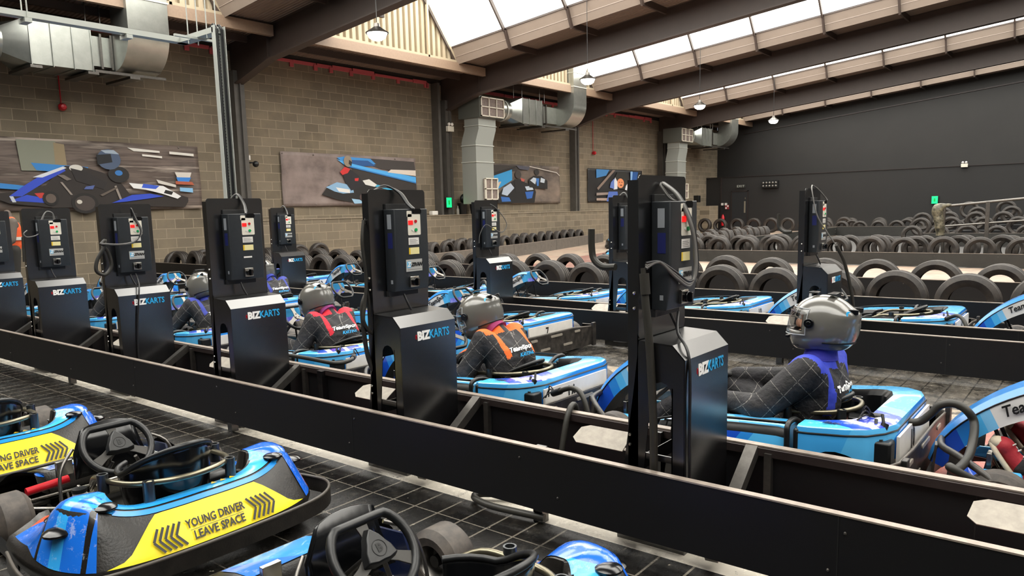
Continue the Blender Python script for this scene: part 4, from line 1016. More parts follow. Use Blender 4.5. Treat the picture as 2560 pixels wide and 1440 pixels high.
    rings = [[(x, y, .07), (x-.012*(-1 if x > -.7 else 1), y, .07), (x-.012, y, .27 if abs(y) < .58 else .24), (x, y, .27 if abs(y) < .58 else .24)] for x, y in rb]
    m.grid(rings, cu=True, caps=True)
    for y in (.5, -.7): m.box(-.9, -.875, y-.03, y+.03, .06, .28)
    rbm = obj('rear_bumper', m, mat('worn_bumper', '#1d1b1a', .4, noise=.5, nscale=16, c2='#56504a'), t, smooth=30, bev=.004)
    m = M()
    for y, l, z in ((.38, .05, .235), (.0, .10, .24), (-.38, .05, .235), (.2, .08, .14), (-.2, .08, .14)): m.prism(rrect(y-l, y+l, z-.01, z+.01, .009, 3), -.892, -.86, 'x')
    obj('bumper_slot', m, mat('slot_edge', '#8d867c', .4), rbm, smooth=0)
    tube_obj('bumper_edge', [[(x-.006, y, .272 if abs(y) < .58 else .242) for x, y in rb]], .006, mat('bumper_edge_grey', '#5a544e', .4), rbm)
    m = M()
    fb = [(.46, .53), (.58, .54), (.70, .50), (.80, .40), (.86, .24), (.875, 0), (.86, -.24), (.80, -.40), (.70, -.50), (.58, -.54), (.46, -.53)]
    fb = [tuple(p)[:2] for p in spline([(x, y, 0) for x, y in fb], 3)]
    m.grid([[(x, y, .04), (x+.0, y, .04), (x*.99, y*.985, .125), (x*.975, y*.965, .125)] for x, y in fb], cu=True, caps=True)
    fbm = obj('front_bumper', m, MATS['worn_bumper'], t, smooth=30, solid=.006)
    hoop = [(.50, .50, .14), (.60, .47, .23), (.72, .36, .27), (.80, .22, .27), (.82, 0, .27), (.80, -.22, .27), (.72, -.36, .27), (.60, -.47, .23), (.50, -.50, .14)]
    tube_obj('bumper_hoop', [spline(hoop, 3)], .016, MATS['worn_bumper'], fbm)
    m = M()
    for x, y, x2, y2 in ((.76, .34, .70, .42), (.84, .16, .83, .24), (.84, -.16, .83, -.24), (.76, -.34, .70, -.42)):
        m.add([(x, y, .12), (x2, y2, .12), (x2-.01, y2*.97, .27), (x-.01, y*.97, .27)], [(0, 1, 2, 3)])
    obj('bumper_web', m, MATS['worn_bumper'], fbm, smooth=0, solid=.01)
    # ---- nose panels and fairing arm ----
    m = M()
    for s in (1, -1):
        m.add([(.48, s*.20, .12), (.48, s*.46, .10), (.66, s*.42, .10), (.76, s*.22, .13), (.50, s*.20, .20), (.50, s*.40, .15), (.63, s*.36, .15), (.70, s*.20, .19)], [(0, 1, 5, 4), (1, 2, 6, 5), (2, 3, 7, 6), (3, 0, 4, 7), (4, 5, 6, 7), (0, 3, 2, 1)])
    obj('nose_panel', m, liv_nose, t, smooth=0, bev=.01)
    path = [(.84, .15, .035), (.80, .235, .05), (.72, .335, .055), (.60, .43, .062), (.47, .50, .068), (.37, .53, .065), (.31, .535, .055)]
    pp = [tuple(q) for q in spline([V((a, b, c_)) for a, b, c_ in path], 3)]
    sec = []
    for i, (x, z, h) in enumerate(pp):
        a = pp[max(0, i-1)]; b = pp[min(len(pp)-1, i+1)]; d = V((b[0]-a[0], b[1]-a[1])).normalized(); nx_, nz_ = -d.y, d.x
        if nz_ < 0: nx_, nz_ = -nx_, -nz_
        wd = .10+.035*i/len(pp)
        q = [(-1, -wd), (.55, -wd), (1, -wd+.025), (1, wd-.025), (.55, wd), (-1, wd)]
        sec.append([(x+nx_*h*k, y, z+nz_*h*k) for k, y in q])
    m = M().grid(sec, cu=True, caps=True, mf=lambda i, k: 1 if k in (1, 2, 3) else (2 if k == 5 else 0))
    arm = obj('front_fairing', m, [liv_arm, mat('fairing_top', '#3b8fe0', .2, coat=.5), K['black']], t, smooth=30)
    for s in (1, -1):
        text('lettering', 'TeamSport', .068, K['ink'], arm, frame((.475, s*(.128), .49), (-s*.86, 0, s*.45 if s > 0 else -.45*-1*-1), (.45, 0, .86)) if s > 0 else frame((.475, -.128, .49), (.86, 0, -.45), (.45, 0, .86)), bold=.0014, shear=.3, sx=.86)
        tube_obj('fairing_edge', [[(sec[i][4 if s > 0 else 1][0], sec[i][4 if s > 0 else 1][1], sec[i][4 if s > 0 else 1][2]) for i in range(len(sec))]], .004, K['black'], arm)
    dp = obj('dash_panel', M().add([(.30, -.11, .475), (.30, .11, .475), (.325, .09, .585), (.325, -.09, .585), (.31, -.11, .475), (.31, .11, .475), (.335, .09, .585), (.335, -.09, .585)], [(0, 1, 2, 3), (7, 6, 5, 4), (0, 4, 5, 1), (1, 5, 6, 2), (2, 6, 7, 3), (3, 7, 4, 0)]), mat('dash_violet', '#5a62d6', .25, coat=.5, noise=.6, nscale=12, c2='#c9cdf2'), arm, smooth=0)
    tube_obj('fairing_strut', [[(.36, .1, .47), (.28, .09, .06)], [(.36, -.1, .47), (.28, -.09, .06)], [(.62, .08, .36), (.5, .1, .06)], [(.62, -.08, .36), (.5, -.1, .06)]], .009, K['black'], t)
    steering(t, (.20, 0, .53), R(48))
    s = seatpart(t, -.34, .42); add_rail(t, -.34, .42)
    tube_obj('side_bar', [spline([(-.16, .235, .34), (-.08, .25, .30), (-.04, .27, .12)], 4), spline([(-.16, -.235, .34), (-.08, -.25, .30), (-.04, -.27, .12)], 4)], .013, K['black'], t)
    wheel(t, -.62, .455, .135, .19); wheel(t, -.62, -.66, .138, .19); wheel(t, .56, .43, .125, .12); wheel(t, .56, -.43, .125, .12)
    pedals(t, .80)
    m = M(); m.box(-.83, -.73, .40, .50, .22, .335); sb = obj('charge_socket', m, K['black'], t, bev=.012)
    m = M(); 
    for q in (.43, .47): m.cyl((-.78, q, .33), (-.78, q, .342), .013, 12)
    obj('socket_pin', m, K['steel'], sb)
    obj('connector', M().cyl((-.78, .45, .34), (-.79, .42, .40), .016, 10).cyl((-.76, .46, .34), (-.75, .40, .41), .007, 8).cyl((-.80, .44, .34), (-.77, .38, .43), .007, 8), K['black'], sb)
    return t
KG1, KG2, KG3 = 'karts queued in the near lane', 'karts queued in the middle lane', 'karts queued in the far lane'
H90 = pi/2
k0 = kart((3.82, 1.51, 0), H90, 'blue and white go kart of the blue collared driver, nearest the camera', KG1, '10'); k0.scale = (1, .87, 1)
def renum(o, s):
    for c in list(o.children):
        if c.name.split('.')[0] == 'number_panel':
            for q in list(c.children): bpy.data.objects.remove(q)
            if s: text('lettering', s, .125, K['ink'], c, frame((-.8495, .10, .275), (0, -1, 0), (.025, 0, 1)), bold=.001, sx=.85)
kmap = {}
for q in bpy.data.objects:
    if q.parent: kmap.setdefault(q.parent.name, []).append(q)
def clone(loc, lab, grp, num=None, rz=None):
    o = copy_tree(k0, None, kmap); o.location = loc
    if rz is not None: o.rotation_euler = (0, 0, rz)
    o['label'] = lab; o['group'] = grp
    renum(o, num); return o
KARTS = [((3.90, -.26, 0), 'go kart at the right edge, only its nose and red canvas shoes in view', KG1, None),
 ((3.69, 3.30, 0), 'go kart number 16 of the orange collared driver', KG1, '16'), ((3.69, 5.03, 0), 'go kart of the red collared driver', KG1, '4'),
 ((3.69, 6.80, 0), 'go kart number 6, seen between the third station and the red collared driver', KG1, '6'), ((3.69, 8.58, 0), 'go kart behind the fourth station, its driver leaning with a dark sleeve', KG1, '12'), ((3.69, 10.36, 0), 'last go kart of the near lane, at the left edge of the photo', KG1, '3'),
 ((5.40, 4.71, 0), 'go kart number 7 with a long black rear bumper, first of the middle lane', KG2, '7'), ((5.35, 6.50, 0), 'second go kart of the middle lane, beyond the red collared driver', KG2, '9'), ((5.35, 8.28, 0), 'go kart of the middle lane behind the third station', KG2, '11'), ((5.3, 10.05, 0), 'go kart of the middle lane, steering wheel left of the third station', KG2, '5'), ((5.3, 11.85, 0), 'last go kart of the middle lane, near the wall', KG2, '8'),
 ((7.45, .05, 0), 'go kart of the far lane, cut off by the right edge of the photo', KG3, None), ((7.45, 1.82, 0), 'go kart of the far lane behind the helmet of the blue collared driver', KG3, '14'), ((7.45, 3.57, 0), 'go kart number 10 of the far lane, right of the nearest station', KG3, '10'), ((7.45, 5.32, 0), 'go kart number 1 of the far lane, whole between two stations', KG3, '1'),
 ((7.45, 7.08, 0), 'go kart of the far lane left of the far station with the pale hood', KG3, '2'), ((7.45, 8.83, 0), 'go kart of the far lane above the red collared driver', KG3, '15'), ((7.45, 10.6, 0), 'go kart of the far lane right of the third station', KG3, '13')]
for a in KARTS: clone(*a)

# ---------------- young driver karts in the foreground ----------------
YB = mat('young_body_plastic', '#1b1917', .36, noise=.3, nscale=20, c2='#37322d', bump=.12, bscale=120)
def young_kart(loc, rz, lab):
    t = empty('young_driver_kart', loc, rz); tag(t, lab, 'go kart', 'young driver karts parked in the foreground')
    chassis(t, -.55, .62)
    # perimeter shell; station: (x, y, outward normal angle, shoulder height, inner width)
    st = [(.72, 0, 0, .17, .18), (.705, .15, 12, .175, .18), (.66, .28, 30, .19, .18), (.58, .38, 55, .22, .17), (.46, .43, 78, .26, .16), (.30, .45, 88, .265, .14), (.12, .46, 90, .265, .13), (-.06, .49, 92, .20, .10), (-.20, .50, 92, .235, .16), (-.32, .50, 98, .33, .2), (-.44, .485, 115, .345, .21), (-.53, .43, 140, .34, .21), (-.575, .34, 160, .305, .19), (-.595, .24, 172, .285, .18), (-.60, .12, 178, .28, .18), (-.60, 0, 180, .28, .18)]
    P = spline([V((a, b, c_)) for a, b, c_, d, e in st], 4); Q = spline([V((d, e, 0)) for a, b, c_, d, e in st], 4)
    def S(i, u):
        """profile point u in 0..6 at path index i"""
        p = P[i]; a = R(p.z); n_ = V((cos(a), sin(a))); h, wi = Q[i].x, Q[i].y
        pr = [(-.02, .045), (.035, .075), (.05, .125), (.035, .155), (-.045, h-.02), (-.075, h), (-.11, h+.004), (-wi, h-.012), (-wi-.015, h-.09)]
        k = min(int(u), len(pr)-2); f = u-k
        o = pr[k][0]*(1-f)+pr[k+1][0]*f; z = pr[k][1]*(1-f)+pr[k+1][1]*f
        return V((p.x+n_.x*o, p.y+n_.y*o, z))
    NP = len(P); us = [0, 1, 1.6, 2, 2.5, 3, 3.5, 4, 4.5, 5, 6, 7, 8]
    for s in (1, -1):
        for nm, r0_, r1_ in (('nose_bodywork', 0, 15), ('bodywork', 27, NP)):
            rings = [[(q.x, s*q.y, q.z) for q in (S(i, u) for u in us)] for i in range(r0_, r1_)]
            obj(nm, M().grid(rings), YB, t, smooth=50)
    def patch(name, i0, i1, u0, u1, mt, s=1, nu=4, lift=.003, par=None, edge0=None, edge1=None):
        """sticker following the shell; edge functions taper u range"""
        rings = []
        for i in range(i0, i1+1):
            f = (i-i0)/(i1-i0); a = u0 if edge0 is None else edge0(f); b = u1 if edge1 is None else edge1(f)
            ring = []
            for k in range(nu+1):
                u = a+(b-a)*k/nu; p = S(i, u); du = S(i, min(7.9, u+.1))-S(i, max(0, u-.1)); tn_ = S(min(NP-1, i+1), u)-S(max(0, i-1), u)
                nn = tn_.cross(du); nn.normalize()
                if nn.z < 0 and u > 3: nn = -nn
                if nn.dot(V((cos(R(P[i].z)), sin(R(P[i].z)), .2))) < 0 and u <= 4: nn = -nn
                p = p+nn*lift; ring.append((p.x, s*p.y, p.z))
            rings.append(ring)
        return obj(name, M().grid(rings), mt, par or t, smooth=50)
    nb = livery('young_nose_blue', .5, -.5, 0, .62, [(0, '#1d7fe0'), (.25, '#1467d2'), (.36, '#e2583a'), (.395, '#1467d2'), (.5, '#1f6fdc'), (.9, '#2f8fe6')], scuff=.2)
    rb_ = livery('young_rear_blue', .3, -1, 0, .1, [(0, '#37a4ec'), (.30, '#1a66dc'), (.44, '#e2583a'), (.47, '#1a66dc'), (.56, '#2077e4')], scuff=.2)
    pb = livery('young_pod_blue', -1, .25, 0, 0, [(0, '#3fb0f0'), (.47, '#36a6ea'), (.51, '#2a92dc'), (.9, '#3fb4f2')])
    pb2 = livery('young_fender_blue', 1, .15, -.25, 1, [(0, '#1467d2'), (.47, '#181614'), (.485, '#1467d2'), (.56, '#2f9fe8'), (.62, '#1a6ed6'), (.70, '#181614'), (.72, '#1467d2')], scuff=.35)
    # rear sticker with lettering, across the back of the kart
    stp = []
    for s in (1, -1):
        e1 = lambda f: 2.35+1.75*min(1, f*1.9+.02)
        stp.append((s, e1))
    ys = None
    for s, e1 in stp:
        o_ = patch('yellow_sticker', 46, NP-1, 2.3, 4.1, K['yellow'], s, 4, .004, edge0=lambda f: 2.3+.1*(1-f), edge1=e1)
        ys = ys or o_
    a = S(NP-1, 3.25); upv = S(NP-1, 3.8)-S(NP-1, 2.6)
    fx_ = V((0, -1, 0)); up_ = V((upv.x, 0, upv.z)).normalized(); nrm = fx_.cross(up_).normalized()
    o_ = V((a.x, 0, a.z))+nrm*.012
    def PT(dx, dz): return o_+fx_*dx+up_*dz
    text('lettering', 'YOUNG DRIVER', .045, K['ink'], ys, frame(PT(0, .024), fx_, up_), bold=.0011, shear=.12, sx=.74)
    text('lettering', 'LEAVE SPACE', .045, K['ink'], ys, frame(PT(0, -.024), fx_, up_), bold=.0011, shear=.12, sx=.80)
    m = M()
    def strip(p, q, wd):
        p = PT(*p); q = PT(*q); d = (q-p).normalized(); w_ = nrm.cross(d)*wd/2; m.add([p-w_, q-w_, q+w_, p+w_], [(0, 1, 2, 3)])
    strip((-.11, 0), (.11, 0), .0018)
    for side in (-1, 1):
        for k in range(5):
            x0 = side*(.138+k*.021)
            strip((x0, .046), (x0+side*.028, 0), .0095); strip((x0, -.046), (x0+side*.028, 0), .0095)
    obj('chevron_print', m, K['ink'], ys, smooth=0, solid=.0006)
    for s in (1, -1):
        patch('rear_top_decal', 47, NP-1, 5.2, 6.8, pb, s, 4)
        patch('rear_lower_band', 47, NP-1, 4.25, 4.9, MATS['young_band_blue'] if 'young_band_blue' in MATS else mat('young_band_blue', '#1d86d8', .25, coat=.5), s, 2)
        patch('fender_decal', 31, 45, 3.0, 6.9, pb2 if s > 0 else rb_, s, 8, edge0=lambda f: 3.3-.9*f)
        patch('fender_tip_decal', 42, 47, 4.4, 6.9, rb_, s, 5)
        patch('pod_decal', 28, 33, 3.2, 6.7, nb, s, 5)
        patch('nose_decal', 4, 14, 4.0, 6.8, nb, s, 5, edge0=lambda f: 4.2)
        for i, u, rr in ((39, 3.6, .045), (46, 5.2, .035), (31, 5.5, .03)):
            q = S(i, u); obj('air_scoop', M().ball((q.x, s*q.y, q.z), rr, 1.2, 1.2, .4, seg=14), K['blackgloss'], t)
    m = M()
    for k in range(3):
        q = S(NP-1, 6.0)+V((0, -.07-.04*k, .006)); m.add([q+V((0, .013, 0)), q+V((0, -.013, 0)), q+V((.02, 0, .001))], [(0, 1, 2)])
    obj('warning_triangle', m, MATS['warning_yellow'], t, smooth=0)
    # nose centre piece
    m = M(); m.grid([[(.76, y, .10), (.72, y, .165), (.62, y, .19), (.52, y, .20), (.46, y, .12)] for y in (-.2, -.1, 0, .1, .2)])
    obj('nose_centre', m, YB, t, smooth=40, solid=.01)
    obj('nose_centre_decal', M().grid([[(.71, y, .176), (.62, y, .198), (.53, y, .207)] for y in (-.17, 0, .17)]), nb, t, smooth=40)
    # wrap round bumpers
    loop = [(-.10, .555, .11), (-.35, .60, .12), (-.52, .595, .13), (-.64, .50, .135), (-.69, .34, .135), (-.705, 0, .135), (-.69, -.34, .135), (-.64, -.50, .135), (-.52, -.595, .13), (-.35, -.60, .12), (-.10, -.555, .11)]
    L = spline(loop, 4)
    m = M().grid([[(p.x, p.y, p.z-.05), (p.x*1.004, p.y*1.004, p.z-.05), (p.x*1.004, p.y*1.004, p.z+.015), (p.x, p.y, p.z+.015)] for p in L], cu=True, caps=True)
    rbm = obj('rear_bumper', m, YB, t, smooth=40, solid=.006)
    tube_obj('bumper_edge', [[p+V((0, 0, .016)) for p in L]], .007, mat('bumper_edge_dark', '#47423c', .4), rbm)
    base = [(.76, 0, 0), (.745, .2, 0), (.69, .34, 0), (.60, .44, 0), (.44, .49, 0), (.2, .50, 0), (-.1, .52, 0)]
    for s in (1, -1):
        B = spline([V((x, s*y, 0)) for x, y, z in base], 4)
        m = M().grid([[(p.x, p.y, .035), (p.x*1.01, p.y*1.01, .05), (p.x*1.01, p.y*1.01, .085), (p.x*.985, p.y*.985, .10)] for p in B], cu=True, caps=True)
        obj('skirt', m, K['black'], t, smooth=40)
    steering(t, (.05, .06, .385), R(50), .132, True)
    tube_obj('column_support', [[(.14, .05, .29), (.2, .17, .06)], [(.14, -.05, .29), (.2, -.17, .06)]], .008, K['steel'], t)
    # dark dash shield with side hoop
    m = M(); sh = []
    for i in range(9):
        a = R(-60+120*i/8); sh.append([(.17+.02*cos(a), .03+.17*sin(a)*1.1, .24), (.21+.03*cos(a), .03+.16*sin(a)*1.05, .34), (.20+.03*cos(a), .03+.13*sin(a), .42+.04*cos(a))])
    obj('dash_shield', M().grid(sh), K['blackgloss'], t, smooth=60, solid=.006)
    tube_obj('side_hoop', [spline([(.24, -.14, .36), (.20, -.22, .31), (.17, -.25, .2), (.15, -.25, .08)], 4), spline([(.24, .17, .36), (.20, .24, .29), (.17, .26, .18), (.15, .26, .08)], 4)], .007, K['steel'], t)
    seatpart(t, -.23, .46, True); add_rail(t, -.23, .40)
    obj('fuel_tank', M().box(-.15, .0, -.34, -.22, .05, .2), K['black'], t, bev=.02)
    m = M(); m.lathe([(.001, 0), (.028, 0), (.028, .05), (.001, .05)], 16, T=Matrix.Translation((.13, .20, .15))); rs = obj('brake_reservoir', m, K['white'], t)
    obj('reservoir_cap', M().lathe([(.001, .05), (.03, .05), (.03, .066), (.001, .068)], 16, T=Matrix.Translation((.13, .20, .15))), K['black'], rs)
    wheel(t, -.42, .40, .115, .15, K['slick']); wheel(t, -.42, -.40, .115, .15, K['slick']); wheel(t, .26, .43, .118, .13, K['slick']); wheel(t, .26, -.43, .118, .13, K['slick'])
    pedals(t, .66, True)
    sg = obj('side_guard', M().prism([(.2, .10), (.6, .10), (.56, .25), (.27, .27)], -.26, -.25, 'y'), mat('navy_panel', '#101a38', .25, coat=.4), t, smooth=0)
    text('lettering', 'TeamSport', .03, K['logoW'], sg, frame((.42, -.249, .21), (-1, 0, 0), (0, 0, 1)), bold=.0006, shear=.3)
    return t
yk = young_kart((1.45, 3.27, 0), H90, 'foreground kart with the whole yellow YOUNG DRIVER LEAVE SPACE sticker in view')
km2 = {}
for q in bpy.data.objects:
    if q.parent: km2.setdefault(q.parent.name, []).append(q)
for (x, y, lab) in ((1.25, 4.80, 'kart at the left edge with the cut off YOUNG DRIVER sticker'), (1.41, 1.56, 'kart at the bottom edge, its steering wheel lowest in the photo'), (1.08, 6.3, 'kart at the left edge of which only the seat back shows')):
    o = copy_tree(yk, None, km2); o.location = (x, y, 0); o['label'] = lab
# ---------------- people ----------------
n = NT('quilted_suit', .75)
def dl(a): return n.math('GREATER_THAN', n.math('ABSOLUTE', n.math('SUBTRACT', n.math('FRACT', n.math('MULTIPLY', a, 1/.095)), .5)), .486)
l1 = dl(n.lincomb(.7, .35, .7)); l2 = dl(n.lincomb(.7, .35, -.7, 5))
dsh = n.math('GREATER_THAN', n.noise(110, 2, .5), .42)
n.color(n.mix(n.math('MULTIPLY', n.math('MAXIMUM', l1, l2), dsh), n.ramp(n.noise(14, 5, .6), [(.35, '#121113'), (.65, '#242226')]), '#77736e'))
n.bump(n.math('ADD', n.math('MULTIPLY', n.noise(11, 4, .6), 1.0), n.math('MULTIPLY', n.math('MAXIMUM', l1, l2), -.15)), .6, .03)
SUIT = n.m
def cloth(name, c): return mat(name, c, .7, bump=.5, bscale=24)
HEL = mat('helmet_grey', '#62605b', .22, coat=.8)
VIS = bpy.data.materials.new('clear_visor'); VIS.use_nodes = True
_b = VIS.node_tree.nodes['Principled BSDF']; _b.inputs['Base Color'].default_value = (.93, .95, .96, 1); _b.inputs['Roughness'].default_value = .03
_b.inputs['Transmission Weight'].default_value = 1; _b.inputs['IOR'].default_value = 1.08; _b.inputs['Alpha'].default_value = .6; _b.inputs['Coat Weight'].default_value = 1
SKIN = mat('skin', '#b98a70', .55)
def cap(m, p0, r0, p1, r1, seg=12):
    """tapered rounded limb"""
    p0 = V(p0); p1 = V(p1); d = p1-p0; L = d.length; d.normalize(); pts = []; rr = []
    for a in (-90, -60, -30, 0): pts.append(p0+d*sin(R(a))*r0); rr.append(max(.001, r0*cos(R(a))))
    for a in (0, 30, 60, 90): pts.append(p1+d*sin(R(a))*r1); rr.append(max(.001, r1*cos(R(a))))
    m.tube(pts, rr, seg, caps=True)
def blob(m, c, r, s, T=None): m.ball(c, r, *s, seg=14, T=T)
def fuse(name, m, mt, par, vox=.011, it=6):
    o = obj(name, m, mt, par, smooth=0)
    d = o.modifiers.new('r', 'REMESH'); d.mode = 'VOXEL'; d.voxel_size = vox; d.use_smooth_shade = True
    d = o.modifiers.new('s', 'SMOOTH'); d.iterations = it; d.factor = .5
    return o
def helmet(par, c, pitch, yaw=0, stripe=None, dirty=True):
    """full face helmet; forward +x before rotation"""
    T = Matrix.Translation(c) @ Matrix.Rotation(yaw, 4, 'Z') @ Matrix.Rotation(pitch, 4, 'Y')
    rings = []; N = 40; Mh = 26
    def surf(th, ph, k=1.0):
        # th: polar from top 0..pi, ph: azimuth from +x
        z = cos(th); st = sin(th) if z > 0 else sin(th)**.55
        x = st*cos(ph); y = st*sin(ph)
        rx, ry, rz = .150, .119, .124
        X, Y, Z = rx*x, ry*y, rz*z
        if x < 0: X *= 1.08-.10*z if z > 0 else 1.08
        if z < 0:
            f = max(0, x); Z *= (1.14+.26*f); X += .034*f*(-z)
        # rear spoiler ridge
        if x < -.55 and .1 < z < .62: X -= .018*(1-abs(z-.36)/.26)
        zc = -.128 - .022*max(0, x)
        return V((X*k, Y*k, max(Z*k, zc if True else 0)))
    def inport(th, ph):
        z = cos(th); return abs(ph) < R(66) and -.30 < z < .34
    vs = []; fs = []
    for i in range(Mh+1):
        th = pi*.86*i/Mh
        for k in range(N):
            ph = -pi+2*pi*k/N; vs.append(surf(th, ph))
    for i in range(Mh):
        for k in range(N):
            l = (k+1) % N; th = pi*.86*(i+.5)/Mh; ph = -pi+2*pi*(k+.5)/N
            if not inport(th, ph): fs.append((i*N+k, i*N+l, (i+1)*N+l, (i+1)*N+k))
    h = obj('helmet', M().add(vs, fs), HEL, par, T=T, smooth=50, solid=.012)
    # inner lining and visor
    vs = []; fs2 = []; 
    for i in range(Mh+1):
        th = pi*.86*i/Mh
        for k in range(N): ph = -pi+2*pi*k/N; vs.append(surf(th, ph, .90))
    for i in range(Mh):
        for k in range(N):
            l = (k+1) % N; th = pi*.86*(i+.5)/Mh; ph = -pi+2*pi*(k+.5)/N
            if not (abs(ph) < R(56) and -.26 < cos(th) < .28): fs2.append((i*N+k, i*N+l, (i+1)*N+l, (i+1)*N+k))
    obj('lining', M().add(vs, fs2), mat('helmet_lining', '#121214', .9), h, smooth=50)
    rings = []
    for i in range(9):
        z = -.36+.86*i/8; th = math.acos(z)
        rings.append([surf(th, R(-72+144*k/18), 1.045+.05*(.5-z)+.05*cos(R(-72+144*k/18))) for k in range(19)])
    vz = obj('visor', M().grid(rings), VIS, h, smooth=60)
    obj('visor_rim', M().tube(rings[0]+[r_[-1] for r_ in rings[1:-1]]+rings[-1][::-1]+[r_[0] for r_ in rings[::-1][1:-1]], .0022, 5, closed=True), mat('visor_rim', '#a9adb0', .2), vz, smooth=60)
    pm = M()
    for s in (1, -1): pm.cyl((.035, s*.122, .0), (.035, s*.134, .0), .024, 16); pm.cyl((.035, s*.134, .0), (.035, s*.138, .0), .012, 12)
    obj('visor_pivot', pm, K['blackgloss'], h, bev=.002)
    vm = M(); vm.box(.03, .075, -.028, .028, .134, .142).box(-.06, -.02, -.05, .05, .136, .143)
    for s in (1, -1): vm.box(-.165, -.12, s*.045-.006, s*.045+.006, .05, .075)
    vm.box(.158, .176, -.03, .03, -.10, -.085)
    obj('vent', vm, K['blackgloss'], h, bev=.003)
    ch = M()
    pts = [surf(R(138), R(a), 1.012) for a in range(-50, 51, 10)]
    ch.tube(pts, .006, 6); obj('chin_trim', ch, K['black'], h, smooth=60)
    tm = M(); tm.tube([surf(R(125), R(a), 1.004)+V((0, 0, -.01)) for a in list(range(100, 261, 10))], .006, 6)
    obj('neck_roll', tm, K['black'], h, smooth=60)
    obj('round_sticker', M().tube([surf(R(66), R(142), 1.0), surf(R(66), R(142), 1.022)], .016, 16), K['logoB'], h)
    # face
    fm = M(); blob(fm, (.03, 0, .0), .085, (1, .85, 1.15)); blob(fm, (.112, 0, -.02), .016, (1, .8, 1.4)); blob(fm, (.10, 0, -.06), .02, (.8, 1.2, .5))
    fc = obj('face', fm, SKIN, h, smooth=60)
    em = M()
    for s in (1, -1): em.ball((.098, s*.032, .012), .012, seg=10)
    obj('eye', em, mat('eye_white', '#d8d4cc', .3), fc); em = M()
    for s in (1, -1): em.ball((.108, s*.032, .012), .006, seg=8)
    obj('pupil', em, K['ink'], fc); bm_ = M()
    for s in (1, -1): bm_.box(.096, .108, s*.032-.018, s*.032+.018, .03, .036)
    obj('eyebrow', bm_, mat('hair_dark', '#2a201a', .8), fc)
    return h
def hand(m, w, d, up, s, curl=.8, sc=1.0):
    """palm and five fingers starting at wrist w along d; up = back of hand; s = thumb side"""
    d = V(d).normalized(); up = V(up); up = (up-d*up.dot(d)).normalized(); sd = d.cross(up)*s; w = V(w)
    P = w+d*.04*sc
    for k in range(4):
        cap(m, w+sd*(k-1.5)*.012*sc, .016*sc, w+d*.075*sc+sd*(k-1.5)*.017*sc, .0105*sc, 8)
        b = w+d*.08*sc+sd*(k-1.5)*.0185*sc; L = (.034, .040, .037, .028)[k]*sc; dd = d; 
        for j in range(3):
            ang = curl*(.5+.25*j)*(1 if j else .7); dd = (dd*cos(ang)-up*sin(ang)).normalized() if j else (d*cos(curl*.5)-up*sin(curl*.5)).normalized()
            e = b+dd*L*(1, .75, .6)[j]; cap(m, b, (.0092-.0008*j)*sc, e, (.0085-.0008*j)*sc, 8); b = e
    tb = w+d*.025*sc-sd*.026*sc; dd = (d*.75-sd*.5-up*.35).normalized(); e = tb+dd*.036*sc; cap(m, tb, .012*sc, e, .010*sc, 8)
    dd = (d*.8-up*.5).normalized(); cap(m, e, .010*sc, e+dd*.028*sc, .0085*sc, 8)
